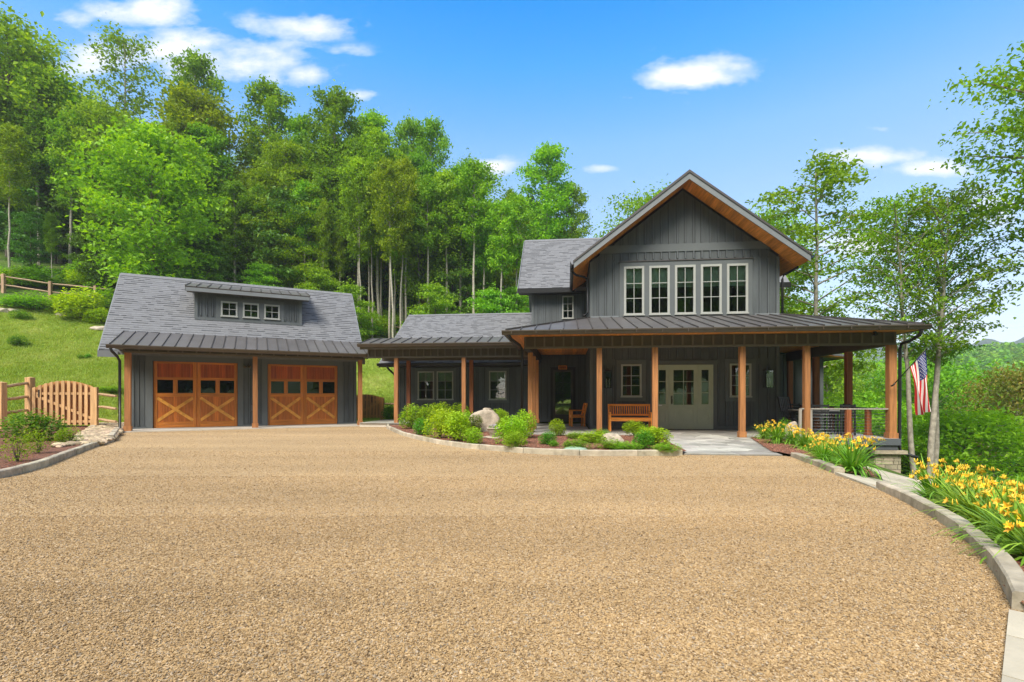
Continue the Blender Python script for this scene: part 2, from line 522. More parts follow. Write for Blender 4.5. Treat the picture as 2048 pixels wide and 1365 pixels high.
def gravel_mat(name, island=False):
    m, t, b = new_mat(name)
    tcn = N(t, 'ShaderNodeTexCoord')
    oi = N(t, 'ShaderNodeObjectInfo')
    stops = [(0, (.13, .085, .045)), (.10, (.24, .165, .09)), (.3, (.335, .23, .12)), (.6, (.405, .285, .15)), (.82, (.48, .35, .20)), (.93, (.26, .22, .17)), (1, (.58, .45, .30))]
    if island:
        c = ramp(t, stops, oi.outputs['Random'])
    else:
        vo = N(t, 'ShaderNodeTexVoronoi', inp={'Scale': 80.0})
        Lk(t, tcn.outputs['Object'], vo.inputs['Vector'])
        sp = N(t, 'ShaderNodeSeparateColor')
        Lk(t, vo.outputs['Color'], sp.inputs[0])
        c = ramp(t, stops, sp.outputs[0])
        bp = N(t, 'ShaderNodeBump', inp={'Strength': .6, 'Distance': .012})
        bp.invert = True
        Lk(t, vo.outputs['Distance'], bp.inputs['Height']); Lk(t, bp.outputs[0], b.inputs['Normal'])
    # broad patches where fines lie on top, worn by tyres
    n1 = N(t, 'ShaderNodeTexNoise', inp={'Scale': .45, 'Detail': 6.0, 'Roughness': .6})
    geo = N(t, 'ShaderNodeNewGeometry')
    mp = N(t, 'ShaderNodeMapping'); mp.inputs['Scale'].default_value = (.5, 1.2, 1)
    Lk(t, geo.outputs['Position'], mp.inputs[0]); Lk(t, mp.outputs[0], n1.inputs['Vector'])
    hs = N(t, 'ShaderNodeHueSaturation', inp={'Saturation': 1.06})
    Lk(t, c, hs.inputs['Color'])
    n3 = N(t, 'ShaderNodeTexNoise', inp={'Scale': 1.0, 'Detail': 3.0})
    mp3 = N(t, 'ShaderNodeMapping'); mp3.inputs['Scale'].default_value = (.10, .75, 1); mp3.inputs['Rotation'].default_value = (0, 0, .18)
    Lk(t, geo.outputs['Position'], mp3.inputs[0]); Lk(t, mp3.outputs[0], n3.inputs['Vector'])
    Lk(t, M2(t, 'ADD', M2(t, 'ADD', M2(t, 'MULTIPLY', n1.outputs[0], .50), M2(t, 'MULTIPLY', n3.outputs[0], .55)), .53), hs.inputs['Value'])
    Lk(t, hs.outputs[0], b.inputs['Base Color'])
    b.inputs['Roughness'].default_value = .85
    b.inputs['Specular IOR Level'].default_value = .25
    return m


M['gravel'] = gravel_mat('gravel_surface')
M['pebble'] = gravel_mat('pebble', True)


def ground_mat():
    m, t, b = new_mat('ground_cover')
    geo = N(t, 'ShaderNodeNewGeometry')
    at_ = N(t, 'ShaderNodeAttribute', attribute_name='zone')
    n1 = N(t, 'ShaderNodeTexNoise', inp={'Scale': .9, 'Detail': 9.0, 'Roughness': .75})
    n2 = N(t, 'ShaderNodeTexNoise', inp={'Scale': 9.0, 'Detail': 6.0, 'Roughness': .7})
    Lk(t, geo.outputs['Position'], n1.inputs['Vector']); Lk(t, geo.outputs['Position'], n2.inputs['Vector'])
    f = M2(t, 'ADD', M2(t, 'MULTIPLY', n1.outputs[0], .6), M2(t, 'MULTIPLY', n2.outputs[0], .4))
    grass = ramp(t, [(.3, (.20, .31, .025)), (.5, (.33, .45, .06)), (.7, (.50, .52, .17))], f)
    litter = ramp(t, [(.3, (.035, .07, .012)), (.5, (.08, .14, .025)), (.7, (.14, .13, .06))], f)
    mx = N(t, 'ShaderNodeMixRGB')
    Lk(t, at_.outputs['Fac'], mx.inputs[0]); Lk(t, grass, mx.inputs[1]); Lk(t, litter, mx.inputs[2])
    Lk(t, mx.outputs[0], b.inputs['Base Color'])
    b.inputs['Roughness'].default_value = .95
    b.inputs['Specular IOR Level'].default_value = .1
    bp = N(t, 'ShaderNodeBump', inp={'Strength': .8, 'Distance': .08})
    Lk(t, n2.outputs[0], bp.inputs['Height']); Lk(t, bp.outputs[0], b.inputs['Normal'])
    return m


M['ground'] = ground_mat()
M['grass'] = leaf_mat('grass_blade', (.19, .29, .03), (.31, .42, .06), (.50, .53, .17), trans=.3, world=True)


# ---------------------------------------------------------------- terrain
def sstep(a, b, x):
    t = np.clip((x - a) / (b - a), 0, 1)
    return t * t * (3 - 2 * t)


def tval(X, Y):
    return -0.5 * (X + 13) + 0.87 * (Y - 16)


def terrain(X, Y):
    X = np.asarray(X, float); Y = np.asarray(Y, float)
    t = tval(X, Y)
    up = np.where(t < 5, 0, np.where(t < 6.5, (t - 5) ** 2 / 3 * .5, .5 * (t - 5.75)))
    up = np.where(t > 24, .5 * 18.25 + .38 * (t - 24), up)
    up = np.minimum(up, 56 + 0 * t)
    up = up * (1 - sstep(14, 60, X - .0 * Y) * 1.0)
    e = .94 * (X - 5.5) - .35 * (Y - 9.9)
    e = np.maximum(e, (X - 10.6) * .9)
    dn = np.where(e < .35, 0, np.where(e < 3.2, -.26 * (e - .35), -.741 - .62 * (e - 3.2)))
    dn = np.maximum(dn, -15.0)
    R = np.hypot(X, Y)
    ang = np.arctan2(X, Y)
    far = sstep(70, 330, R) * (21 + 11 * sstep(.5, .75, ang)) * sstep(.30, .5, ang)
    far2 = 0
    z = np.where(X > 2, dn * sstep(1.5, 4, X), 0) + up + far + far2
    n = .12 * np.sin(X * .7 + 1.3) * np.sin(Y * .6) * sstep(6, 9, t) + .5 * sstep(20, 60, R) * np.sin(X * .11) * np.cos(Y * .13)
    return z + n * (np.abs(z) > .05) - .03


def tz(x, y):
    return float(terrain(x, y))


xs = np.concatenate([-np.geomspace(400, 45, 24), np.arange(-44, 22, .7), np.geomspace(22, 1100, 54)])
ys = np.concatenate([-np.geomspace(300, 6, 16), np.arange(-5, 48, .7), np.geomspace(49, 940, 60)])
XX, YY = np.meshgrid(xs, ys)
ZZ = terrain(XX, YY)
nx, ny = len(xs), len(ys)
idx = np.arange(nx * ny).reshape(ny, nx)
fq = np.stack([idx[:-1, :-1].ravel(), idx[:-1, 1:].ravel(), idx[1:, 1:].ravel(), idx[1:, :-1].ravel()], 1)
gm = np_mesh('hillside', np.stack([XX.ravel(), YY.ravel(), ZZ.ravel()], 1), fq, M['ground'], smooth=True)
zone = gm.attributes.new('zone', 'FLOAT', 'POINT')
TT = tval(XX, YY)
zn = np.maximum(sstep(16.5, 19, TT), sstep(9, 12, XX))
zn = np.maximum(zn, sstep(1.5, 0, TT + .0 * XX) * sstep(0, 2, XX + 0))
zone.data.foreach_set('value', zn.ravel().astype(np.float32))
tag(inst('hillside', gm), kind='structure')

# far blue ridge
mb = MB()
rv, n = [], 90
for i in range(n + 1):
    a = .30 + .75 * i / n
    R = 820
    h = 63 + 6 * math.sin(a * 9 + 1) + 3 * math.sin(a * 31)
    for k, (rr, hh) in enumerate(((R - 220, -20), (R - 90, h * .6), (R, h), (R + 60, -20))):
        rv.append((math.sin(a) * rr, math.cos(a) * rr, hh + 4 * math.sin(a * 140 + k)))
rf = [(i * 4 + k, i * 4 + 4 + k, i * 4 + 5 + k, i * 4 + 1 + k) for i in range(n) for k in range(3)]
mb.add(rv, rf, 0, True)
tag(mb.build('mountain_ridge', mat_var('distant_forest', (.05, .10, .04), var=.4, scale=.02, rough=1)), kind='structure')
# ---------------------------------------------------------------- driveway, beds, paving


def sheet(name, pts, z, mat, thick=0.05, sub=None):
    """flat sheet from a 2D outline"""
    m = MB().prism([(p[0], p[1], z - thick) for p in pts], (0, 0, thick))
    return m.build(name, mat)


left_kerb = [(-22, 1200), (-9, 1010), (-4, 962), (0, 958), (43, 949), (96, 933), (131, 918.5), (174, 901), (206, 890), (228, 883.6)]
LK = [gp(a, b) for a, b in left_kerb[2:]]
LK = [Vector((LK[0].x - 1.2, LK[0].y - 3.2, 0)), Vector((LK[0].x - .45, LK[0].y - 1.4, 0))] + LK[1:]
LKE = gp(240, 865)
IK = [(-5.15, 20.6), (-4.62, 18.4), (-3.34, 15.2), (-2.5, 13.6), (-1.76, 12.4), (-1.12, 11.57), (-.2, 10.8), (.33, 10.43), (1.04, 10.12), (1.64, 10.0), (2.48, 10.0), (3.46, 10.12)]
RKA = [gp(1580, 914), gp(1622, 929), gp(1668, 948)]
RKB = [gp(a, b) for a, b in ((1752, 978), (1805, 1003), (1880, 1045), (1925, 1078), (1962, 1112), (1988, 1150), (2010, 1192), (2022, 1220))]
RKC = [gp(2018, 1228), gp(2014, 1290), gp(2004, 1365), Vector((1.85, 1.5, 0)), Vector((1.3, .3, 0)), Vector((.9, -1, 0))]

drive = [(p.x, p.y) for p in LK] + [(LKE.x, LKE.y)] + [tuple(gw(-.35, .3)[:2]), tuple(gw(8.3, .3)[:2]), (-6.0, 21.0), tuple(hw(-8.2, .9)[:2])]
drive += [(IK[0][0], IK[0][1])] + [(x + .1, y + .2) for x, y in IK[1:]] + [(4.2, 10.3), (5.4, 10.1)]
drive += [(p.x + .1, p.y) for p in RKA] + [(p.x + .12, p.y + .05) for p in RKB] + [(p.x + .1, p.y) for p in RKC] + [(-12, -1), (-17, 6)]


def tri_sheet(name, pts, z, mat):
    import bmesh
    from mathutils.geometry import tessellate_polygon
    tr = tessellate_polygon([[Vector((p[0], p[1], 0)) for p in pts]])
    me = bpy.data.meshes.new(name)
    me.from_pydata([(p[0], p[1], z) for p in pts], [], [list(t)[::-1] if (Vector(pts[t[1]]) - Vector(pts[t[0]])).to_3d().cross((Vector(pts[t[2]]) - Vector(pts[t[0]])).to_3d()).z < 0 else list(t) for t in tr])
    me.materials.append(mat); me.update()
    return inst(name, me)


drive2 = [Vector(p) for p in drive]
tag(tri_sheet('gravel_driveway', drive2, 0.0, M['gravel']), kind='structure')


def in_poly(x, y, poly):
    c = np.zeros(len(x), bool)
    j = len(poly) - 1
    for i in range(len(poly)):
        xi, yi = poly[i][0], poly[i][1]; xj, yj = poly[j][0], poly[j][1]
        c ^= ((yi > y) != (yj > y)) & (x < (xj - xi) * (y - yi) / (yj - yi + 1e-12) + xi)
        j = i
    return c


# ---- scatter by geometry nodes (instances of one small mesh)
def gn_scatter(name, P, S, R, src, mat=None):
    me = bpy.data.meshes.new(name)
    me.vertices.add(len(P)); me.vertices.foreach_set('co', np.asarray(P, dtype=np.float32).ravel())
    a = me.attributes.new('sc', 'FLOAT_VECTOR', 'POINT')
    S = np.asarray(S, dtype=np.float32)
    if S.ndim == 1: S = np.stack([S, S, S], 1)
    a.data.foreach_set('vector', S.ravel())
    a = me.attributes.new('rt', 'FLOAT_VECTOR', 'POINT'); a.data.foreach_set('vector', np.asarray(R, dtype=np.float32).ravel())
    if mat: me.materials.append(mat)
    o = inst(name, me)
    ng = bpy.data.node_groups.new('scatter_' + name, 'GeometryNodeTree')
    ng.interface.new_socket('Geometry', in_out='INPUT', socket_type='NodeSocketGeometry')
    ng.interface.new_socket('Geometry', in_out='OUTPUT', socket_type='NodeSocketGeometry')
    gi = ng.nodes.new('NodeGroupInput'); go = ng.nodes.new('NodeGroupOutput')
    ip = ng.nodes.new('GeometryNodeInstanceOnPoints')
    oi = ng.nodes.new('GeometryNodeObjectInfo')
    oi.inputs['Object'].default_value = src
    oi.inputs['As Instance'].default_value = True
    ns = ng.nodes.new('GeometryNodeInputNamedAttribute'); ns.data_type = 'FLOAT_VECTOR'; ns.inputs[0].default_value = 'sc'
    nr_ = ng.nodes.new('GeometryNodeInputNamedAttribute'); nr_.data_type = 'FLOAT_VECTOR'; nr_.inputs[0].default_value = 'rt'
    er = ng.nodes.new('FunctionNodeEulerToRotation')
    ng.links.new(gi.outputs[0], ip.inputs['Points'])
    ng.links.new(oi.outputs['Geometry'], ip.inputs['Instance'])
    ng.links.new(ns.outputs[0], ip.inputs['Scale'])
    ng.links.new(nr_.outputs[0], er.inputs[0]); ng.links.new(er.outputs[0], ip.inputs['Rotation'])
    ng.links.new(ip.outputs[0], go.inputs[0])
    md = o.modifiers.new('scatter', 'NODES'); md.node_group = ng
    tag(o, kind='stuff')
    return o


def src_obj(name, me):
    return bpy.data.objects.new(name, me)      # a mesh the scatter reads; never linked on its own


def rand_stone(seed, mat, sub=1, flat=.7, rough=.25):
    import bmesh
    bm = bmesh.new()
    bmesh.ops.create_icosphere(bm, subdivisions=sub, radius=1)
    r = random.Random(seed)
    for v in bm.verts:
        v.co *= 1 + r.uniform(-rough, rough)
        v.co.z *= flat
    me = bpy.data.meshes.new('stone'); bm.to_mesh(me); bm.free()
    me.materials.append(mat)
    return me


peb = src_obj('pebble_source', rand_stone(3, M['pebble'], 1, .7))
PX, PY = [], []
for y0, y1, dens in ((1.5, 3.2, 14000), (3.2, 5, 7500), (5, 7.5, 3000), (7.5, 11, 900), (11, 21, 150)):
    w = 1.12 * y1 + .6
    k = int(2 * w * (y1 - y0) * dens)
    x = NR.uniform(-w, w, k); y = NR.uniform(y0, y1, k)
    q = (np.abs(x) < y * 1.08 + .3) & in_poly(x, y, drive)
    PX.append(x[q]); PY.append(y[q])
PX = np.concatenate(PX); PY = np.concatenate(PY)
n = len(PX)
sz = NR.uniform(.0026, .0062, n) * (1 + .7 * (NR.random(n) > .96)) * (1 + .35 * sstep(5, 12, PY))
gn_scatter('loose_gravel', np.stack([PX, PY, NR.uniform(-.002, .006, n)], 1), np.stack([sz * NR.uniform(.8, 1.5, n), sz, sz * NR.uniform(.7, 1, n)], 1),
           np.stack([NR.uniform(-.6, .6, n), NR.uniform(-.6, .6, n), NR.uniform(0, 6.28, n)], 1), peb)
print('pebbles', n)


# ---- kerb stones
def kerb(name, pts, w=.11, h=.11, seg=1.1, side=1, z=0.0, jit=.012):
    root = thing(name, None, None)
    del_keys = [k for k in ('label', 'category') if k in root]
    root['kind'] = 'structure'
    # resample
    P = [Vector((p[0], p[1])) for p in pts]
    L = [0]
    for i in range(len(P) - 1): L.append(L[-1] + (P[i + 1] - P[i]).length)

    def ev(s):
        for i in range(len(P) - 1):
            if s <= L[i + 1] or i == len(P) - 2:
                return P[i].lerp(P[i + 1], (s - L[i]) / max(1e-6, L[i + 1] - L[i]))
    s = 0
    while s < L[-1] - .05:
        l = min(RND.uniform(.75, 1.2) * seg, L[-1] - s)
        if L[-1] - s - l < .3: l = L[-1] - s
        mb = MB()
        k = 4
        hh = h + RND.uniform(-jit, jit)
        rows = []
        for i in range(k + 1):
            ss = s + .006 + (l - .012) * i / k
            p = ev(ss); q = ev(min(ss + .02, L[-1])); q0 = ev(max(ss - .02, 0))
            d = (q - q0).normalized(); nn = Vector((d.y, -d.x)) * side
            ww = w + RND.uniform(-.008, .008)
            o0 = RND.uniform(-.006, .006)
            zz = z + hh + RND.uniform(-.005, .005)
            a = p + nn * o0; b = p + nn * (ww)
            rows.append([(a.x, a.y, z - .06), (a.x + nn.x * .004, a.y + nn.y * .004, zz - .012), (a.x + nn.x * .016, a.y + nn.y * .016, zz), (b.x - nn.x * .01, b.y - nn.y * .01, zz), (b.x, b.y, zz - .012), (b.x, b.y, z - .06)])
        vs = [v for r in rows for v in r]
        fs = []
        for i in range(k):
            for j in range(5):
                fs.append((i * 6 + j, i * 6 + 6 + j, i * 6 + 7 + j, i * 6 + 1 + j))
        fs.append(tuple(range(6))); fs.append(tuple(k * 6 + j for j in range(5, -1, -1)))
        mb.add(vs, fs)
        mb.build('kerb_stone', M['kerb'], root)
        s += l
    return root


kerb('kerb', LK, side=-1, h=.12, w=.12)
kerb('kerb', [LK[-1], LKE], side=-1, h=.16, w=.14, seg=.6)
kerb('kerb', IK, side=-1, h=.115, w=.10)
kerb('kerb', RKA, side=-1, h=.10, w=.14)
kerb('kerb', RKB, side=-1, h=.105, w=.11, seg=.8)
# flat edging slabs at the near right corner
flat = thing('edging', None, None); flat['kind'] = 'structure'
for (a, b) in ((0, .42), (.43, .93), (.94, 1.7)):
    d = (RKC[2] - RKC[0]).normalized(); nn = Vector((d.y, -d.x, 0)) * -1
    p, q = RKC[0] + d * a, RKC[0] + d * b
    MB().prism([p, q, q + nn * .25, p + nn * .25], (0, 0, .025)).build('edging_stone', M['pathstone'], flat)


# ---- mulch beds
def bed(name, outline, z, inner_z=None, chips=0, chip_area=None):
    o = tri_sheet(name, [Vector(p) for p in outline], z, M['mulch'])
    tag(o, kind='structure')
    return o


island = [(x + .06, y + .09) for x, y in IK] + [(3.60, 10.3), (3.9, 12.5), tuple(hw(1.9, -3.42)[:2]), tuple(hw(-2.3, -3.42)[:2]), tuple(hw(-2.35, .85)[:2]), tuple(hw(-7.9, .85)[:2])]
bed('mulch_bed', island, .075)
leftbed = [(p.x - .06, p.y + .05) for p in LK] + [(LKE.x - .08, LKE.y + .05), tuple(gw(-.45, 1.5)[:2]), tuple(gw(-.6, 5)[:2]), tuple(gp(190, 856)[:2]), (-21, 20), (-26, 21), (-26, 10)]
bed('mulch_bed', leftbed, .07)
# sloping beds to the right are draped on the ground
def draped(name, outline, dz, mat, step=.22):
    xs_ = [p[0] for p in outline]; ys_ = [p[1] for p in outline]
    gx_ = np.arange(min(xs_), max(xs_) + step, step); gy_ = np.arange(min(ys_), max(ys_) + step, step)
    A, B = np.meshgrid(gx_, gy_)
    Z = terrain(A, B) + .03 + dz
    idn = np.arange(A.size).reshape(A.shape)
    f = np.stack([idn[:-1, :-1].ravel(), idn[:-1, 1:].ravel(), idn[1:, 1:].ravel(), idn[1:, :-1].ravel()], 1)
    cx = A.ravel()[f].mean(1); cy = B.ravel()[f].mean(1)
    f = f[in_poly(cx, cy, outline)]
    me = np_mesh(name, np.stack([A.ravel(), B.ravel(), Z.ravel()], 1), f, mat, smooth=True)
    return tag(inst(name, me), kind='structure')


rb1 = [(p.x + .04, p.y + .02) for p in RKA] + [(5.95, 8.15), (6.75, 9.4), (7.3, 10.9), tuple(hw(6.2, -3.5)[:2]), tuple(hw(4.3, -3.4)[:2]), (5.45, 10.5)]
draped('mulch_bed', rb1, .05, M['mulch'], .07)
rb2 = [(p.x + .03, p.y) for p in RKB] + [(2.98, 2.3), (4.6, 2.2), (6.0, 4.0), (7.4, 6.7), (6.0, 6.9)]
draped('mulch_bed', rb2, .05, M['mulch'], .05)
chip = src_obj('chip_source', MB().box(-1, 1, -.28, .28, -.12, .12).mesh('chip', M['chip']))


def scatter_chips(name, outline, n, zf, keep=None):
    xs_ = [p[0] for p in outline]; ys_ = [p[1] for p in outline]
    x = NR.uniform(min(xs_), max(xs_), n); y = NR.uniform(min(ys_), max(ys_), n)
    q = in_poly(x, y, outline)
    if keep is not None: q &= keep(x, y)
    x, y = x[q], y[q]; k = len(x)
    s = NR.uniform(.008, .021, k)
    gn_scatter(name, np.stack([x, y, zf(x, y) + .006], 1), s, np.stack([NR.uniform(-.5, .5, k), NR.uniform(-.5, .5, k), NR.uniform(0, 6.3, k)], 1), chip)


RIV = [gp(60, 930, .07), gp(150, 902, .07), gp(226, 878, .07), gp(238, 866, .07), tuple(gw(-.25, .5)), tuple(gw(-.5, 4.4)), tuple(gw(-1.6, 5.0)), gp(193, 846, .1), gp(160, 872, .07), gp(112, 893, .07), gp(75, 905, .07)]
riv2 = [(p[0], p[1]) for p in RIV]
scatter_chips('mulch_chips', island, 30000, lambda x, y: .075 + 0 * x)
scatter_chips('mulch_chips', leftbed, 45000, lambda x, y: .07 + 0 * x, lambda x, y: ~in_poly(x, y, riv2) & (x > -1.1 * y))
scatter_chips('mulch_chips', rb1, 13000, lambda x, y: terrain(x, y) + .08)
scatter_chips('mulch_chips', rb2, 20000, lambda x, y: terrain(x, y) + .08)
# river stones in the dry drain between gate and garage
x = NR.uniform(-20, -10, 15000); y = NR.uniform(11, 24, 15000)
q = in_poly(x, y, riv2); x, y = x[q], y[q]; k = len(x)
s = NR.uniform(.05, .12, k)
gn_scatter('river_stones', np.stack([x, y, np.maximum(.08, terrain(x, y)) + .01], 1), np.stack([s * 1.2, s, s * .7], 1),
           np.stack([NR.uniform(-.3, .3, k), NR.uniform(-.3, .3, k), NR.uniform(0, 6.3, k)], 1), src_obj('river_source', rand_stone(5, M['river'], 2, .65, .1)))
print('river', k)


# ---- flagstone terrace of irregular stones
def voronoi(poly, n, rng, gap=.012, relax=2):
    xs_ = [p[0] for p in poly]; ys_ = [p[1] for p in poly]
    x0, x1, y0, y1 = min(xs_), max(xs_), min(ys_), max(ys_)
    pts = []
    tries = 0
    while len(pts) < n and tries < 20000:
        tries += 1
        p = (rng.uniform(x0, x1), rng.uniform(y0, y1))
        if in_poly(np.array([p[0]]), np.array([p[1]]), poly)[0]: pts.append(p)
    cells = []
    for it in range(relax):
        cells = []
        for i, p in enumerate(pts):
            c = list(poly)
            for j, q in enumerate(pts):
                if i == j: continue
                dx, dy = q[0] - p[0], q[1] - p[1]
                d = math.hypot(dx, dy)
                if d > 2.5: continue
                c = clip2(c, dx / d, dy / d, (dx * (p[0] + q[0]) + dy * (p[1] + q[1])) / 2 / d - (gap / 2))
                if len(c) < 3: break
            if len(c) >= 3: cells.append(c)
        if it < relax - 1:
            pts = [((sum(v[0] for v in c) / len(c)) * .5 + pts[i][0] * .5 if i < len(pts) else 0, (sum(v[1] for v in c) / len(c)) * .5 + pts[i][1] * .5) for i, c in enumerate(cells)]
    return cells


ter = thing('flagstone_terrace', None, None); ter['kind'] = 'structure'
rngf = random.Random(21)


def stones(poly, n, z, gap=.014, name='flagstone', mat='flag', parent=ter):
    for c in voronoi(poly, n, rngf, gap):
        dz = rngf.uniform(-.003, .004)
        MB().prism([(p[0], p[1], z - .03) for p in c], (0, 0, .03 + dz)).build(name, M[mat], parent)


A_ = [tuple(hw(*p)[:2]) for p in ((-2.3, -3.38), (6.0, -3.38), (6.0, -.02), (-2.3, -.02))]
B_ = [tuple(hw(*p)[:2]) for p in ((-2.3, 0), (-.05, 0), (-.05, 3.4), (-2.3, 3.4))]
C_ = [(3.52, 10.24), (5.42, 10.02), (5.5, 10.5), tuple(hw(4.3, -3.4)[:2]), tuple(hw(2.0, -3.4)[:2]), (3.88, 12.5)]
for P_, n_, in ((A_, 72), (B_, 22), (C_, 34)):
    stones(P_, n_, .03)
    xs_ = P_
    tag(MB().prism([(p[0], p[1], -.03) for p in P_], (0, 0, .05)).build('mortar_bed', M['mortar'], ter))
# raised walk under the breezeway
walk = thing('breezeway_floor', None, None, hw(0, 0), HA); walk['kind'] = 'structure'
MB().box(-8.9, -2.32, .75, 3.45, -.05, .14).build('slab', M['conc'], walk)
x_ = -8.9
while x_ < -2.4:
    w_ = min(RND.uniform(.6, 1.2), -2.32 - x_)
    MB().box(x_ + .005, x_ + w_ - .005, .70, 1.6, .1405, .165).build('edge_stone', M['flag'], walk)
    MB().box(x_ + .005, x_ + w_ - .005, 1.61, 3.45, .1405, .165).build('edge_stone', M['flag'], walk)
    x_ += w_
# garage apron
tag(MB().box(-.35, 8.2, -.22, 1.3, -.06, .04).build('garage_slab', M['conc'], None, GO, (0, 0, GA)), kind='structure')
# stone path to the right, stepping down past the deck
pth = thing('stone_path', None, None); pth['kind'] = 'structure'
pc = [(p.x, p.y) for p in (gp(1670, 950), gp(1755, 980))] + [(6.1, 6.85), (7.6, 7.4), (9.6, 9.4), (9.6, 11.2), (7.5, 11.0), (6.85, 9.3), (5.95, 8.02)]
for c in voronoi(pc, 11, rngf, .02):
    zc = [tz(p[0], p[1]) for p in c]
    m_ = MB().prism([(p[0], p[1], terrain(p[0], p[1]) + .02) for p in c], (0, 0, .055))
    m_.build('path_stone', M['pathstone'], pth)
# ---------------------------------------------------------------- building kit
def siding(parent, name, x0, x1, zb, top, y, ops, sp=.276, phase=0.0, rz=0, base=(0, 0), mats=('siding', 'batten'), knots=(), bands=()):
    """board-and-batten wall along local x facing -y. ops: openings (xa,xb,za,zb). top(x)->z. bands: (za,zb) trim bands that stop the battens"""
    w = MB()
    xsl = sorted(set([x0, x1] + [v for o in ops for v in o[:2] if x0 < v < x1] + [k for k in knots if x0 < k < x1]))
    def pieces(xa, xb):
        cuts = sorted([(o[2], o[3]) for o in ops if o[0] < (xa + xb) / 2 < o[1]])
        z = zb; out = []
        for a, b in cuts:
            if a > z + .01: out.append((z, a, a))
            z = max(z, b)
        ta, tb = top(xa + 1e-4), top(xb - 1e-4)
        if min(ta, tb) > z + .005 or max(ta, tb) > z + .02: out.append((z, max(ta, z + .001), max(tb, z + .001)))
        return out
    def put(mb, xa, xb, ya, yb):
        for (a, ta, tb) in pieces(xa, xb):
            mb.prism([(xa, yb, a), (xb, yb, a), (xb, yb, tb), (xa, yb, ta)], (0, ya - yb, 0))
    for a, b in zip(xsl[:-1], xsl[1:]): put(w, a, b, .0, .10)
    wall = w.build(name, M['sheath'], parent, (base[0], base[1] + y, 0) if rz == 0 else (base[0], base[1], 0), (0, 0, rz))
    grid = []
    g = x0 + phase
    while g < x1:
        if g > x0 + .03: grid.append(g)
        g += sp
    cut = sorted(set(xsl + grid))
    for a, b in zip(cut[:-1], cut[1:]):
        if a in grid: a += .036  # groove bares the dark backing, standing in for the batten's shadow line
        if b in grid: b -= .036
        if b - a < .02: continue
        for (z0_, ta, tb) in pieces(a, b):
            MB().prism([(a + .002, -.001, z0_), (b - .002, -.001, z0_), (b - .002, -.001, tb), (a + .002, -.001, ta)], (0, -.019, 0)).build('board', M[mats[0]], wall)
    for g in grid:
        for (z0_, ta, tb) in pieces(g - .01, g + .01):
            segs = [(z0_, min(ta, tb))]
            for (ba, bb) in bands:
                p, q = max(ba, z0_), min(bb, ta)
                if q - p > .01: MB().box(g - .037, g + .037, -.0195, -.0005, p, q).build('board', M[mats[0]], wall)
            for (ba, bb) in bands:
                ns = []
                for (p, q) in segs:
                    if q <= ba or p >= bb: ns.append((p, q)); continue
                    if ba > p: ns.append((p, ba))
                    if q > bb: ns.append((bb, q))
                segs = ns
            for (p, q) in segs:
                if q - p > .03:
                    MB().box(g - .024, g + .024, -.045, -.0005, p, q).build('batten', M[mats[1]], wall)
    return wall


def window(parent, x, z0, w, h, y, cols=2, rows=3, fm='frame', fw=.055, sill=True, glass='glass', name='window', loc=None, rz=0, pane_rows=None):
    """x,z0 = lower-left of the frame"""
    f = MB()
    f.box(x, x + fw, y - .055, y + .03, z0, z0 + h)
    f.box(x + w - fw, x + w, y - .055, y + .03, z0, z0 + h)
    f.box(x + fw, x + w - fw, y - .053, y + .03, z0, z0 + fw)
    f.box(x + fw, x + w - fw, y - .053, y + .03, z0 + h - fw, z0 + h)
    win = f.build(name, M[fm], parent, loc or (0, 0, 0), (0, 0, rz))
    ix, iz, iw, ih = x + fw, z0 + fw, w - 2 * fw, h - 2 * fw
    b = .022
    for i in range(1, cols):
        c = ix + iw * i / cols
        MB().box(c - b / 2, c + b / 2, y - .035, y + .012, iz, iz + ih).build('muntin', M[fm], win)
    for j in range(1, rows):
        c = iz + ih * j / rows
        bb = b
        MB().box(ix, ix + iw, y - .033, y + .010, c - bb / 2, c + bb / 2).build('muntin', M[fm], win)
    for i in range(cols):
        for j in range(rows):
            MB().box(ix + iw * i / cols + .002, ix + iw * (i + 1) / cols - .002, y - .012, y - .006, iz + ih * j / rows + .002, iz + ih * (j + 1) / rows - .002).build('pane', M[glass], win)
    if sill:
        MB().box(x - .02, x + w + .02, y - .085, y - .056, z0 - .012, z0 + .03).build('sill', M[fm], win)
    return win


def frame_trim(parent, name, xa, xb, za, zb, y, w, t=.05, mat='trim', bottom=True):
    m = MB()
    m.box(xa - w, xa, y - t, y - .001, za - (w if bottom else 0), zb + w)
    m.box(xb, xb + w, y - t, y - .001, za - (w if bottom else 0), zb + w)
    m.box(xa, xb, y - t + .002, y - .001, zb, zb + w)
    if bottom: m.box(xa, xb, y - t + .002, y - .001, za - w, za)
    m.box(xa - w - .02, xb + w + .02, y - t - .02, y - t + .001, zb + w - .02, zb + w + .012)
    return m.build(name, M[mat], parent)


def post(parent, x, y, z0, z1, w=.14, mat='cedar', base=True):
    p = MB().box(x - w / 2, x + w / 2, y - w / 2, y + w / 2, z0, z1).build('porch_post', M[mat], parent)
    if base: MB().box(x - w / 2 - .025, x + w / 2 + .025, y - w / 2 - .025, y + w / 2 + .025, z0 + .002, z0 + .16).build('post_base', M[mat], p)
    return p


SH_W = [.15, .20, .25, .30]
_sh = {}


def sh_mesh(w, band, L):
    k = (w, band, round(L, 3))
    if k not in _sh:
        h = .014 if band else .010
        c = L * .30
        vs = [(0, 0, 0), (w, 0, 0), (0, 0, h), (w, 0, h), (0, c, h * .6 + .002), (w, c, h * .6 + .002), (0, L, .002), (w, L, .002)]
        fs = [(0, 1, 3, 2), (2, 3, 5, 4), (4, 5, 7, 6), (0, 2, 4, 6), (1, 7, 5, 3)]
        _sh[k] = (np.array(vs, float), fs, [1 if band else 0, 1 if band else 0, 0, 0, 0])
    return _sh[k]


_shme = {}
SHINGLE_LIST = {}


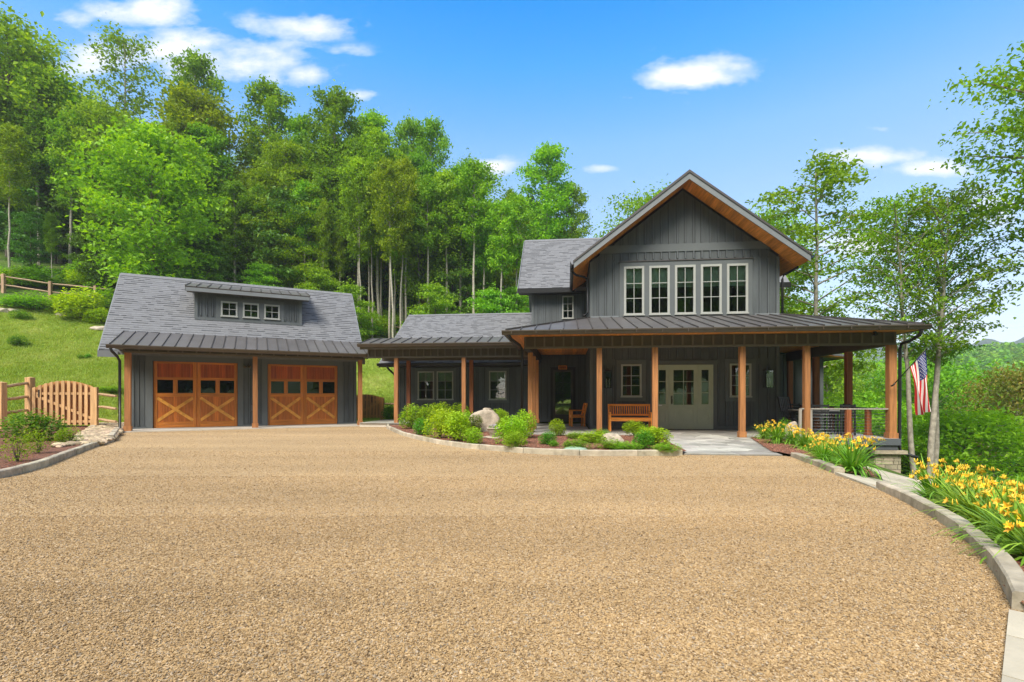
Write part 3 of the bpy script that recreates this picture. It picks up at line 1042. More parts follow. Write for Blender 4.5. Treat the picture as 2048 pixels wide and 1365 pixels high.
def shingles(roof, key, p0, e, s, L, S, keep, rng, exp=.125):
    """lay shingle tabs on a slope; roof = part object (parent), vectors in its frame"""
    p0, e, s = Vector(p0), Vector(e).normalized(), Vector(s).normalized()
    nrm = e.cross(s).normalized()
    rows = int(S / exp)
    mw = roof.matrix_local if roof.parent is None else roof.parent.matrix_world @ roof.matrix_local
    out = SHINGLE_LIST.setdefault(key, [])
    for r in range(rows):
        v = r * exp
        u = -rng.uniform(0, .3)
        while u < L:
            w = rng.choice(SH_W)
            ua, wb = u, w
            if ua < 0: u += w; continue_ = False; ua = 0; wb = w if w < L else L
            else: u += w; continue_ = True
            if ua + w > L: ua = L - w
            if keep(ua + w / 2, v + exp / 2):
                band = rng.random() < .38
                org = p0 + e * ua + s * v + nrm * (.003 + (.0015 if (r % 2) else 0) + rng.uniform(0, .0012))
                out.append((roof, org, e, s, nrm, w, band, exp * 1.06))
    return


def flush_shingles(key, root, cam_pos=Vector((0, 0, CAM_H))):
    lst = SHINGLE_LIST[key]
    def dist(t):
        roof, org = t[0], t[1]
        return ((root.matrix_basis @ org) - cam_pos).length
    lst.sort(key=dist)
    near, rest = lst[:298], lst[298:]
    for (roof, org, e, s, nrm, w, band, L) in near:
        k = (w, band, round(L, 3))
        if k not in _shme:
            vs, fs, mi = sh_mesh(w, band, L)
            me = bpy.data.meshes.new('shingle'); me.from_pydata([tuple(v) for v in vs], [], fs)
            me.materials.append(M['shingle']); me.materials.append(M['shingle_band'])
            me.polygons.foreach_set('material_index', mi); me.update()
            _shme[k] = me
        o = inst('shingle', _shme[k], roof)
        mt = Matrix((e, s, nrm)).transposed().to_4x4(); mt.translation = org
        o.matrix_basis = mt
    byroof = {}
    for t in rest: byroof.setdefault(t[0].name, []).append(t)
    V, Fc, MI = [], [], []
    off = 0
    for (roof, org, e, s, nrm, w, band, L) in rest:
        vs, fs, mi = sh_mesh(w, band, L)
        B = np.array([e, s, nrm])
        V.append(vs @ B + np.array(org)); Fc += [[i + off for i in f] for f in fs]; MI += mi; off += len(vs)
    if V:
        me = np_mesh('shingles', np.concatenate(V), np.array(Fc), [M['shingle'], M['shingle_band']], MI)
        o = inst('shingle_courses', me, root); tag(o, kind='stuff')
    print(key, 'shingles', len(lst))


def slab(parent, name, corners, th, mat):
    """roof slab: top corners given, thickness goes down"""
    return MB().prism([Vector(c) - Vector((0, 0, th)) for c in corners], (0, 0, th)).build(name, M[mat], parent)


def metal_roof(parent, corners, n, name='metal_roof', th=.05, off=.0):
    """corners: eaveL, eaveR, topR, topL (3D). panels and standing seams run up the slope"""
    A, Bc, Cc, D = [Vector(c) for c in corners]
    e = (Bc - A).normalized()
    nrm = (Bc - A).cross(D - A).normalized()
    if nrm.z < 0: nrm = -nrm
    s = nrm.cross(e).normalized()
    to2 = lambda p: ((p - A).dot(e), (p - A).dot(s))
    poly = [to2(p) for p in (A, Bc, Cc, D)]
    L = (Bc - A).length
    root = MB().prism([p - nrm * .04 for p in (A, Bc, Cc, D)], nrm * .035).build(name, M['seam'], parent)
    w = L / n
    for i in range(n):
        a, b = i * w, (i + 1) * w
        c = clip2(clip2(poly, -1, 0, -a), 1, 0, b)
        if len(c) < 3: continue
        MB().prism([A + e * p[0] + s * p[1] - nrm * .004 for p in c], nrm * .01).build('roof_panel', M['metal'], root)
    for i in range(n + 1):
        a = min(max(i * w, .012), L - .012)
        c = clip2(clip2(poly, -1, 0, -(a - .012)), 1, 0, a + .012)
        if len(c) < 3: continue
        MB().prism([A + e * p[0] + s * p[1] + nrm * .0065 for p in c], nrm * .035).build('roof_seam', M['seam'], root)
    # extra seams where the hip cuts the top edge beyond the eave span
    return root


def gutter(parent, p, q, mat='gutter', w=.13, h=.12):
    p, q = Vector(p), Vector(q)
    d = (q - p).normalized(); sd = Vector((d.y, -d.x, 0)).normalized()
    prof = [(0, 0), (.0, -h), (w * .6, -h), (w * .8, -h * .55), (w, -h * .25), (w, 0), (w - .012, 0), (w - .012, -h * .2), (w * .55, -h * .9), (.012, -h * .9), (.012, 0)]
    n = len(prof)
    vs = [p + sd * a + Vector((0, 0, b)) for a, b in prof] + [q + sd * a + Vector((0, 0, b)) for a, b in prof]
    fs = [(i, (i + 1) % n, n + (i + 1) % n, n + i) for i in range(n)] + [tuple(range(n))[::-1], tuple(range(n, 2 * n))]
    return MB().add(vs, fs).build('gutter', M[mat], parent)


def frieze(parent, x0, x1, y, z0, z1, face=-1, sp=.278, th=.14, name='porch_beam', mat='beamside', alongy=False):
    """boxed beam with small battens; along x facing -y, or along y facing -x / +x"""
    def bx(mb, a0, a1, b0, b1, c0, c1):
        if alongy: mb.box(b0, b1, a0, a1, c0, c1)
        else: mb.box(a0, a1, b0, b1, c0, c1)
        return mb
    bm_ = bx(MB(), x0, x1, y - th / 2, y + th / 2, z0, z1).build(name, M['beamcore'] if mat == 'beamside' else M[mat], parent)
    yf = y + face * th / 2
    ya, yb = (yf - .03, yf + .001) if face < 0 else (yf - .001, yf + .02)
    bx(MB(), x0, x1, ya - (.006 if face < 0 else 0), yb + (.006 if face > 0 else 0), z0 - .004, z0 + .055).build('beam_rail', M[mat], bm_)
    k = int((x1 - x0) / sp)
    for i in range(k + 1):
        c = x0 + .03 + (x1 - x0 - .06) * i / k
        bx(MB(), c - .025, c + .025, ya, yb, z0 + .056, z1 - .002).build('batten', M[mat], bm_)
    return bm_


def downspout(parent, pts, r=.042, mat='black', name='downspout'):
    return MB().tube(pts, r, 8).build(name, M[mat], parent)


def planks_y(parent, name, x0, x1, y0, y1, z, w=.14, mat='soffit', th=.02):
    """ceiling: planks run along y side by side in x"""
    root = MB().box(x0, x1, y0, y1, z + th + .001, z + th + .03).build(name, M['sheath'], parent)
    x = x0
    while x < x1 - .01:
        b = min(x + w, x1)
        MB().box(x + .002, b - .002, y0 + .002, y1 - .002, z, z + th).build('plank', M[mat], root)
        x = b
    return root


# ---------------------------------------------------------------- main house
house = thing('house', 'two-storey dark grey board-and-batten house with a wide front porch and tall front gable', 'house', HO, HA)
OV = .92
EX, EZ, AX, AZ = -.58, 5.80, 3.22, 8.68
SL = (AZ - EZ) / (AX - EX)
RX1 = 2 * AX - EX
gtop = lambda x: AZ - SL * abs(x - AX) - .27
WIN_X = [1.19 + .876 * i for i in range(5)]
ops_up = [(wx, wx + .70, 4.06, 5.79) for wx in WIN_X]
up = siding(house, 'gable_wall', 0, 6.43, 3.80, gtop, 0, ops_up, knots=(AX,), bands=((6.28, 6.56), (3.8, 4.02), (5.96, 6.03)))
# band boards and trims on the gable
bd = MB().box(.02, 6.41, -.050, -.0205, 6.28, 6.55)
bd.build('frieze_board', M['trim'], house)
MB().box(0.0, .10, -.052, -.021, 3.98, 6.0).build('corner_board', M['trim'], house)
MB().box(6.33, 6.43, -.052, -.021, 3.98, 6.0).build('corner_board', M['trim'], house)
MB().box(-.02, 1.0, -.075, -.02, 4.00, 4.05).build('ledge_trim', M['fascia'], house)
MB().box(5.62, 6.45, -.075, -.02, 4.00, 4.05).build('ledge_trim', M['fascia'], house)
mt_ = MB()
xa = [WIN_X[0] - .13] + [w for w in WIN_X[1:]] + [WIN_X[-1] + .70 + .13]
mt_.box(WIN_X[0] - .15, WIN_X[-1] + .85, -.056, -.021, 5.79, 5.95)
mt_.box(WIN_X[0] - .15, WIN_X[0], -.054, -.021, 3.98, 5.79)
for i in range(4): mt_.box(WIN_X[i] + .70, WIN_X[i + 1], -.054, -.021, 3.98, 5.79)
mt_.box(WIN_X[4] + .70, WIN_X[4] + .85, -.054, -.021, 3.98, 5.79)
for w in WIN_X: mt_.box(w, w + .70, -.052, -.021, 3.98, 4.06)
mt_.build('window_casing', M['trim'], house)
MB().box(WIN_X[0] - .18, WIN_X[-1] + .88, -.085, -.02, 5.951, 5.985).build('drip_cap', M['seam'], house)
for w in WIN_X:
    window(house, w, 4.06, .70, 1.73, -.02, 2, 3, fw=.075)
    MB().box(w + .05, w + .65, .06, .075, 5.08, 5.76).build('roller_blind', M['blind'], house)
    MB().box(w + .05, w + .65, .055, .085, 5.05, 5.08).build('blind_bar', M['blind'], house)

# lower front wall, behind the porch
DX0, DX1 = 2.24, 4.235
ops_lo = [(1.09, 1.80, 1.17, 2.33), (4.79, 5.50, 1.17, 2.33), (DX0, DX1, .03, 2.30)]
siding(house, 'front_wall', 0, 6.43, .03, lambda x: 3.1, 0, ops_lo, bands=((.03, .16), (2.30, 2.52)))
for (xa_, xb_) in ((0, DX0 - .1), (DX1 + .1, 6.43)):
    MB().box(xa_, xb_, -.06, -.021, .04, .15).build('base_trim', M['trim'], house)
for xw in (1.09, 4.79):
    window(house, xw, 1.17, .71, 1.16, -.02, 2, 3, fw=.06)
    frame_trim(house, 'window_casing', xw, xw + .71, 1.17, 2.33, -.02, .15, t=.03)
frame_trim(house, 'door_casing', DX0, DX1, .03, 2.30, -.02, .14, t=.035, bottom=False)
MB().box(0, .10, -.052, -.021, .15, 3.0).build('corner_board', M['trim'], house)
MB().box(6.33, 6.43, -.052, -.021, .15, 3.0).build('corner_board', M['trim'], house)

# entrance: door between two sidelights
def glazed_leaf(name, xa, xb, za, zb, cols, rows, gz0, gz1, y, mat='sage', st=.085, glass='glass', panel=True):
    m = MB()
    m.box(xa, xa + st, y - .03, y + .02, za, zb); m.box(xb - st, xb, y - .03, y + .02, za, zb)
    m.box(xa + st, xb - st, y - .029, y + .02, gz1, zb); m.box(xa + st, xb - st, y - .029, y + .02, gz0 - .10, gz0)
    m.box(xa + st, xb - st, y - .029, y + .02, za, za + .20)
    m.box(xa + st, xb - st, y - .008, y + .015, za + .20, gz0 - .10)
    d = m.build(name, M[mat], house)
    if panel:
        MB().box(xa + st + .05, xb - st - .05, y - .018, y - .0085, za + .25, gz0 - .15).build('panel', M[mat], d)
    ix, iw, ih = xa + st, xb - xa - 2 * st, gz1 - gz0
    for i in range(1, cols): MB().box(ix + iw * i / cols - .011, ix + iw * i / cols + .011, y - .022, y + .01, gz0, gz1).build('muntin', M[mat], d)
    for j in range(1, rows): MB().box(ix, ix + iw, y - .02, y + .008, gz0 + ih * j / rows - .011, gz0 + ih * j / rows + .011).build('muntin', M[mat], d)
    for i in range(cols):
        for j in range(rows):
            MB().box(ix + iw * i / cols + .001, ix + iw * (i + 1) / cols - .001, y - .008, y - .003, gz0 + ih * j / rows + .001, gz0 + ih * (j + 1) / rows - .001).build('pane', M[glass], d)
    return d


fr = MB()
for xx in (DX0, 2.735, 3.695, DX1 - .05): fr.box(xx, xx + .05, -.07, .03, .04, 2.25)
fr.box(DX0, DX1, -.072, .03, 2.25, 2.30); fr.box(DX0, DX1, -.075, .03, .03, .06)
fr.build('entrance_frame', M['sage'], house)
MB().box(DX0, DX1, -.10, -.076, .03, .055).build('threshold', M['black'], house)
glazed_leaf('sidelight', DX0 + .05, 2.735, .06, 2.25, 1, 3, .92, 2.12, -.02, st=.10)
fd = glazed_leaf('front_door', 2.785, 3.695, .06, 2.25, 2, 3, .90, 2.12, -.02, st=.11)
glazed_leaf('sidelight', 3.745, DX1 - .05, .06, 2.25, 1, 3, .92, 2.12, -.02, st=.10)
hd = MB().box(2.82, 2.85, -.085, -.051, .92, 1.22)
hd.tube([(2.835, -.09, 1.12), (2.835, -.13, 1.10), (2.835, -.13, .99), (2.835, -.09, .96)], .012, 6)
hd.build('handle', M['black'], fd)
MB().box(2.36, 2.50, -.055, -.0505, .86, .90).build('small_sticker', M['whitepetal'], house)

# side walls and the inside of the block
MB().box(-.001, .10, .002, 3.5, .03, 5.9).build('side_wall', M['siding'], house)
for i in range(1, 13):
    MB().box(-.022, -.0015, .27 * i - .025, .27 * i + .025, .16, 5.8).build('batten', M['batten'], house)
MB().box(6.33, 6.431, .12, 9.0, -.3, 5.9).build('side_wall', M['siding'], house)
ib = MB()
ib.box(.11, 6.32, .2, 6.5, 3.2, 3.4)       # floor between storeys
ib.box(.11, 6.32, 4.6, 4.7, 3.4, 6.2); ib.box(.11, 6.32, 3.6, 3.7, .0, 3.19); ib.box(.11, 6.32, .2, 4.6, 6.15, 6.2)
ib.build('inner_wall', M['int'], house)

# main roof
slab(house, 'gable_roof', [(EX, -OV, EZ), (AX, -OV, AZ), (AX, 9.5, AZ), (EX, 9.5, EZ)], .12, 'shingle')
slab(house, 'gable_roof', [(AX, -OV, AZ), (RX1, -OV, EZ), (RX1, 9.5, EZ), (AX, 9.5, AZ)], .12, 'shingle')
for sgn in (-1, 1):
    # rake fascia board in two steps, pine soffit planks behind it
    ex = AX + sgn * (AX - EX)
    a0, a1 = Vector((ex, -OV - .02, EZ - .02)), Vector((AX, -OV - .02, AZ - .02))
    MB().prism([a0, a1, a1 - Vector((0, 0, .25)), a0 - Vector((0, 0, .22))], (0, -.035, 0)).build('rake_fascia', M['fascia'], house)
    MB().prism([a0 + Vector((sgn * .03, 0, .03)), a1 + Vector((0, 0, .055)), a1 - Vector((0, 0, .04)), a0 - Vector((-sgn * .03, 0, .04))], (0, -.065, 0)).build('drip_edge', M['seam'], house)
    sof = MB().prism([(ex, -OV + .02, EZ - .135), (AX, -OV + .02, AZ - .135), (AX, -OV + .02, AZ - .15), (ex, -OV + .02, EZ - .15)], (0, OV - .02, 0)).build('rake_soffit', M['sheath'], house)
    L_ = math.hypot(AX - EX, AZ - EZ); k_ = int(L_ / .19)
    for i in range(k_):
        fa, fb = i / k_, (i + 1) / k_
        pa, pb = Vector((ex, -OV + .02, EZ - .155)).lerp(Vector((AX, -OV + .02, AZ - .155)), fa + .0006), Vector((ex, -OV + .02, EZ - .155)).lerp(Vector((AX, -OV + .02, AZ - .155)), fb - .0006)
        MB().prism([pa, pb, pb + Vector((0, 0, -.018)), pa + Vector((0, 0, -.018))], (0, OV - .03, 0)).build('plank', M['soffit'], sof)
    # eave soffit going back
    xe0, xe1 = (EX, -.02) if sgn < 0 else (6.45, RX1)
    ze0, ze1 = (EZ - .16, EZ - .16 + SL * (xe1 - xe0)) if sgn < 0 else (EZ - .16 + SL * (xe1 - xe0), EZ - .16)
    MB().prism([(xe0, 0.0, ze0), (xe1, 0.0, ze1), (xe1, 0, ze1 - .02), (xe0, 0, ze0 - .02)], (0, 5, 0)).build('eave_soffit', M['soffit'], house)
    gx_ = ex + sgn * .0
    if sgn < 0:
        gutter(house, (gx_, 3.0, EZ - .01), (gx_, -OV - .06, EZ - .01), 'black')
    else:
        gutter(house, (gx_, -OV - .06, EZ - .01), (gx_, 5, EZ - .01), 'black')
downspout(house, [(-.68, -.45, 5.80), (-.66, -.42, 5.60), (-.5, -.30, 5.48), (-.2, -.14, 5.44), (-.09, -.10, 5.36), (-.09, -.10, 4.2), (-.14, -.2, 4.08), (-.24, -.32, 4.03)])
downspout(house, [(7.08, -.1, 5.78), (7.0, -.08, 5.60), (6.75, -.05, 5.45), (6.56, -.05, 5.36), (6.52, -.05, 5.2), (6.52, -.05, 4.0)])
# cross wing: wall, window, roof
siding(house, 'upper_side_wall', -2.33, 0, 2.9, lambda x: 5.72, 3.5, [(-1.02, -.54, 4.52, 5.50)], bands=())
window(house, -1.02, 4.52, .48, .98, 3.48, 2, 3, fw=.05)
MB().box(-2.34, -2.24, 3.5 - .052, 3.5 - .021, 2.95, 5.68).build('corner_board', M['trim'], house)
MB().box(-2.33, -2.23, 3.61, 9, 2.9, 5.8).build('side_wall', M['siding'], house)
CE, CZ, CR, CRZ = 3.0, 5.76, 6.3, 8.80
crs = MB().prism([(-2.86, CE, CZ - .14), (8.05, CE, CZ - .14), (8.05, CR, CRZ - .14), (-2.86, CR, CRZ - .14)], (0, 0, .14)).build('cross_roof', M['shingle'], house)
slab(house, 'cross_roof', [(-2.86, CR, CRZ), (8.05, CR, CRZ), (8.05, 9.6, CZ), (-2.86, 9.6, CZ)], .14, 'shingle')
MB().box(-2.9, -.5, CE - .03, CE - .001, CZ - .20, CZ + .005).build('fascia', M['black'], house)
MB().box(7.1, 8.08, CE - .03, CE - .001, CZ - .20, CZ + .005).build('fascia', M['black'], house)
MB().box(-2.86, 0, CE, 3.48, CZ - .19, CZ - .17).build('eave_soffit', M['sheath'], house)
MB().prism([(-2.88, CE, CZ + .01), (-2.88, CR, CRZ + .01), (-2.88, CR, CRZ - .2), (-2.88, CE, CZ - .2)], (-.03, 0, 0)).build('rake_fascia', M['fascia'], house)
MB().box(-2.33, 7.6, 8.9, 9.0, 2.9, 5.8).build('rear_wall', M['siding'], house)
MB().prism([(-2.30, 3.55, 5.6), (-2.30, 9.0, 5.6), (-2.30, CR, CRZ - .3)], (.05, 0, 0)).build('gable_end', M['siding'], house)
es = Vector((0, CR - CE, CRZ - CZ)).normalized(); Lc = math.hypot(CR - CE, CRZ - CZ)
def keep_cross(u, v):
    x = -2.86 + u; z = CZ + v * es.z
    return AZ - SL * abs(x - AX) < z - .02 and x < 4
SHR = random.Random(5)
shingles(crs, 'house', (-2.86, CE, CZ), (1, 0, 0), es, 6.0, Lc - .02, keep_cross, SHR)
MB().prism([(-2.86, CR - .12, CRZ - .085), (AX, CR - .12, CRZ - .085), (AX, CR, CRZ + .025), (-2.86, CR, CRZ + .025)], (0, 0, .018)).build('ridge_cap', M['shingle'], house)

# rear wing behind the breezeway
WX0 = -8.3
ops_w = [(-7.385, -6.64, 1.04, 2.30), (-6.52, -5.78, 1.04, 2.30), (-4.19, -3.43, 1.04, 2.30), (-1.42, -.56, .15, 2.33)]
siding(house, 'rear_wing_wall', WX0, -.0, 0.10, lambda x: 2.48 if x < -2.3 else 2.96, 3.5, ops_w, knots=(-2.3,), bands=((.1, .2), (.90, .96)))
for (a, b, c, d) in ops_w[:3]:
    window(house, a, c, b - a, d - c, 3.48, 2, 3, fw=.055)
    MB().box(a + .04, b - .04, 3.56, 3.572, c + (d - c) * .66, d - .03).build('roller_blind', M['blind'], house)
for (xa_, xb_) in ((-7.385, -5.78), (-4.19, -3.43)):
    frame_trim(house, 'window_casing', xa_, xb_, 1.04, 2.30, 3.48, .12, t=.03)
MB().box(-6.64, -6.52, 3.44, 3.479, 1.04, 2.30).build('window_casing', M['trim'], house)
MB().box(WX0 - .02, -2.3, 3.42, 3.479, .15, .20).build('base_trim', M['trim'], house)
MB().box(WX0 - .01, WX0 + .09, 3.448, 3.479, .15, 2.7).build('corner_board', M['trim'], house)
MB().box(WX0, WX0 + .1, 3.61, 10, .0, 2.8).build('side_wall', M['siding'], house)
MB().box(WX0, 0, 9.9, 10, .0, 2.8).build('rear_wall', M['siding'], house)
MB().box(WX0 + .11, -.1, 6.6, 6.7, .0, 2.9).build('inner_wall', M['int'], house)
MB().box(WX0 + .11, -.1, 3.62, 6.6, 2.75, 2.8).build('inner_ceiling', M['int'], house)
WE, WZ, WR, WRZ = 2.84, 2.62, 6.95, 5.36
wrs = MB().prism([(-8.92, WE, WZ - .14), (-2.32, WE, WZ - .14), (-2.32, WR, WRZ - .14), (-8.92, WR, WRZ - .14)], (0, 0, .14)).build('rear_wing_roof', M['shingle'], house)
slab(house, 'rear_wing_roof', [(-8.92, WR, WRZ), (-2.32, WR, WRZ), (-2.32, 11.0, WZ), (-8.92, 11.0, WZ)], .14, 'shingle')
MB().prism([(-8.92, WE - .001, WZ), (-2.3, WE - .001, WZ), (-2.3, WE - .001, WZ - .16), (-8.92, WE - .001, WZ - .16)], (0, -.03, 0)).build('fascia', M['black'], house)
MB().prism([(-8.92, WE, WZ + .01), (-8.92, WR, WRZ + .01), (-8.92, WR, WRZ - .2), (-8.92, WE, WZ - .2)], (-.03, 0, 0)).build('rake_fascia', M['fascia'], house)
MB().prism([(-8.2, 3.61, 2.7), (-8.2, 10, 2.7), (-8.2, WR, WRZ - .3)], (.05, 0, 0)).build('gable_end', M['siding'], house)
gutter(house, (-8.98, WE - .03, WZ + .0), (-2.3, WE - .03, WZ + .0), 'black')
downspout(house, [(-8.55, WE - .08, 2.5), (-8.50, WE - .02, 2.38), (-8.42, 3.3, 2.18), (-8.40, 3.40, 2.05), (-8.40, 3.40, .2)])
ws = Vector((0, WR - WE, WRZ - WZ)).normalized(); Lw = math.hypot(WR - WE, WRZ - WZ)
shingles(wrs, 'house', (-8.92, WE, WZ), (1, 0, 0), ws, 6.6, Lw - .02, lambda u, v: True, SHR)
MB().prism([(-8.92, WR - .12, WRZ - .055), (-2.3, WR - .12, WRZ - .055), (-2.3, WR, WRZ + .025), (-8.92, WR, WRZ + .025)], (0, 0, .018)).build('ridge_cap', M['shingle'], house)
# glass side door in the recess
sd_ = MB()
y = 3.47
sd_.box(-1.42, -1.33, y - .05, y + .03, .15, 2.33); sd_.box(-.65, -.56, y - .05, y + .03, .15, 2.33); sd_.box(-1.33, -.65, y - .048, y + .03, 2.24, 2.33); sd_.box(-1.33, -.65, y - .048, y + .03, .15, .42)
sdo = sd_.build('side_door', M['seam'], house)
for i in range(2):
    for j in range(4):
        MB().box(-1.33 + .34 * i + .008, -1.33 + .34 * (i + 1) - .008, y - .012, y - .006, .42 + .455 * j + .008, .42 + .455 * (j + 1) - .008).build('pane', M['glass'], sdo)
MB().box(-1.0, -.98, y - .03, y, .42, 2.24).build('muntin', M['seam'], sdo)
for j in range(1, 4): MB().box(-1.33, -.65, y - .028, y, .42 + .455 * j - .009, .42 + .455 * j + .009).build('muntin', M['seam'], sdo)
MB().box(-.64, -.60, y - .10, y - .05, 1.05, 1.32).build('handle', M['black'], sdo)
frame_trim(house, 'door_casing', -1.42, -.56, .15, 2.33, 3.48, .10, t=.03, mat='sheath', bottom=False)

# right rear one-storey wing
siding(house, 'right_wing_wall', 6.43, 9.75, -.2, lambda x: 2.95, 4.0, [], bands=(), sp=.45)
MB().box(9.65, 9.75, 4.11, 8, -.6, 2.9).build('side_wall', M['siding'], house)
MB().box(9.63, 9.76, 3.94, 3.979, -.2, 2.75).build('corner_board', M['trim'], house)
slab(house, 'right_wing_roof', [(6.5, 3.3, 3.35), (10.45, 3.3, 2.86), (10.45, 8, 2.86), (6.5, 8, 3.35)], .09, 'fascia')
sfp = MB().prism([(6.6, 3.32, 3.24), (10.43, 3.32, 2.76), (10.43, 3.32, 2.74), (6.6, 3.32, 3.22)], (0, .66, 0)).build('eave_soffit', M['soffit'], house)
gutter(house, (10.45, 3.28, 2.86), (10.45, 8, 2.86), 'black')

# porch: posts, beams, ceiling, roof
PX_ = [.13, 1.73, 4.16, 5.90, 8.12]
for x_ in PX_:
    post(house, x_, -3.16, .03, 2.62, w=.15 if x_ < 8 else .19, mat='cedar')
for y_ in (-1.04, 1.06, 3.18): post(house, 8.12, y_, .04, 2.62, w=.17, mat='cedar_dark')
for y_ in (-1.83, -.3, 1.6): post(house, -2.0, y_, .03 if y_ < 0 else .15, 2.62, w=.15, mat='cedar')
frieze(house, -2.08, 8.20, -3.16, 2.62, 2.97)
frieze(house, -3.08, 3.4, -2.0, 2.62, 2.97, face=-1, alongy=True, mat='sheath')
frieze(house, -3.08, 3.4, 8.12, 2.62, 2.97, face=1, alongy=True)
planks_y(house, 'porch_ceiling', -2.55, 8.55, -3.75, -.03, 2.975, w=.30)
planks_y(house, 'porch_ceiling', -2.55, -.03, -.02, 3.4, 2.975, w=.14)
planks_y(house, 'porch_ceiling', 6.46, 8.55, -.02, 3.28, 2.975, w=.14)
EVZ = 3.10
metal_roof(house, [(-2.56, -3.76, EVZ), (8.57, -3.76, EVZ), (6.43, -.03, 4.0), (0, -.03, 4.0)], 27)
metal_roof(house, [(-2.56, 3.45, EVZ), (-2.56, -3.76, EVZ), (0, -.03, 4.0), (0, 3.45, 4.0)], 17)
metal_roof(house, [(8.57, -3.76, EVZ), (8.57, 3.45, EVZ), (6.43, 3.45, 4.0), (6.43, -.03, 4.0)], 17)
# extra long seams: the hips
MB().beam((-2.56, -3.76, EVZ + .03), (0, -.03, 4.03), .07, .05).build('hip_cap', M['seam'], house)
MB().beam((8.57, -3.76, EVZ + .03), (6.43, -.03, 4.03), .07, .05).build('hip_cap', M['seam'], house)
MB().box(-2.56, 8.57, -3.76, -3.735, 2.965, 3.09).build('fascia', M['beamside'], house)
MB().box(-2.56, -2.535, -3.734, 3.4, 2.965, 3.09).build('fascia', M['beamside'], house)
MB().box(8.545, 8.57, -3.734, 3.4, 2.965, 3.09).build('fascia', M['beamside'], house)
gutter(house, (-2.68, -3.762, 3.09), (8.69, -3.762, 3.09), w=.13, h=.125)
gutter(house, (-2.562, 3.4, 3.09), (-2.562, -3.75, 3.09), w=.12, h=.125)
gutter(house, (8.572, -3.75, 3.09), (8.572, 3.4, 3.09), w=.12, h=.125)
for i in range(16):
    x_ = -2.4 + .7 * i
    MB().box(x_, x_ + .02, -3.895, -3.762, 2.99, 3.095).build('gutter_hanger', M['gutter'], house)
downspout(house, [(-2.5, -3.8, 2.98), (-2.42, -3.7, 2.86), (-2.2, -3.45, 2.70), (-2.14, -3.3, 2.6), (-2.14, -3.28, .1)])
downspout(house, [(8.50, -3.80, 2.98), (8.50, -3.7, 2.82), (8.42, -3.45, 2.70), (8.30, -3.3, 2.64), (8.30, -3.24, 2.5), (8.30, -3.22, -.2), (8.30, -3.28, -.33), (8.5, -3.4, -.42), (8.62, -3.45, -.46)])

# deck at the right end
dk = MB().box(5.98, 8.20, -3.32, 3.9, -.27, .012).build('deck', M['deck_edge'], house)
y_ = -3.34
while y_ < 3.9:
    MB().box(5.98, 8.225, y_ + .003, y_ + .137, .014, .04).build('deck_board', M['deck'], dk)
    y_ += .14
MB().box(5.7, 8.225, -3.375, -3.342, -.14, .038).build('rim_board', M['deck_edge'], dk)
MB().box(8.226, 8.25, -3.375, 3.9, -.14, .038).build('rim_board', M['deck_edge'], dk)
# railing with cables
rl = MB().box(5.72, 8.04, -3.20, -3.12, .83, .865).build('railing', M['grey_wood'], house)
for zc in [.10 + .085 * i for i in range(9)]:
    MB().tube([(5.76, -3.16, zc), (8.04, -3.16, zc)], .0038, 5).build('cable', M['steel'], rl)
MB().box(5.99, 6.05, -3.19, -3.13, .04, .83).build('rail_post', M['grey_wood'], rl)
MB().box(5.70, 5.76, -3.2, -3.13, .04, .83).build('rail_post', M['grey_wood'], rl)
MB().box(6.93, 7.05, -3.24, -3.12, .04, .828).build('rail_post', M['cedar_dark'], rl)
MB().box(6.90, 7.08, -3.27, -3.09, .041, .12).build('post_base', M['cedar_dark'], rl)
r2 = MB().box(8.08, 8.15, -3.08, 3.1, .83, .865).build('railing', M['black'], house)
for zc in [.10 + .085 * i for i in range(9)]:
    MB().tube([(8.12, -3.1, zc), (8.12, 3.1, zc)], .0035, 5).build('cable', M['steel'], r2)
for yy in (-2.1, 0.0, 2.1):
    MB().box(8.05, 8.18, yy - .065, yy + .065, .04, .828).build('rail_post', M['cedar_dark'], r2)
    MB().box(8.03, 8.20, yy - .085, yy + .085, .041, .12).build('post_base', M['cedar_dark'], r2)
r3 = MB().box(6.6, 8.05, 3.14, 3.22, .83, .865).build('railing', M['black'], house)
for zc in [.10 + .085 * i for i in range(9)]:
    MB().tube([(6.6, 3.18, zc), (8.05, 3.18, zc)], .005, 5).build('cable', M['steel'], r3)
# stone pier under the deck corner
pier = MB().box(7.66, 8.26, -3.26, -2.7, -1.15, -.38).build('stone_pier', M['mortar'], house)
MB().box(7.56, 8.40, -3.40, -2.6, -.379, -.285).build('cap_stone', M['ledge'], pier)
z_ = -1.1
prng = random.Random(4)
while z_ < -.40:
    h_ = prng.uniform(.07, .14); h_ = min(h_, -.385 - z_)
    x_ = 7.64
    while x_ < 8.27:
        w_ = min(prng.uniform(.12, .34), 8.29 - x_)
        if w_ < .04: break
        MB().box(x_ + .006, x_ + w_ - .006, -3.29 - prng.uniform(0, .02), -3.262, z_ + .006, z_ + h_ - .006).build('stone', M['ledge'], pier)
        x_ += w_
    y2 = -3.26
    while y2 < -2.72:
        w_ = min(prng.uniform(.12, .3), -2.70 - y2)
        if w_ < .04: break
        MB().box(7.632, 7.66, y2 + .006, y2 + w_ - .006, z_ + .006, z_ + h_ - .006).build('stone', M['ledge'], pier)
        y2 += w_
    z_ += h_
    if h_ < .03: break
MB().box(6.3, 8.2, -1.0, -.9, -1.6, -.2).build('crawl_wall', M['deck_edge'], house)
MB().box(5.99, 7.65, -2.2, -2.1, -1.4, -.27).build('crawl_wall', M['deck_edge'], house)
flush_shingles('house', house)

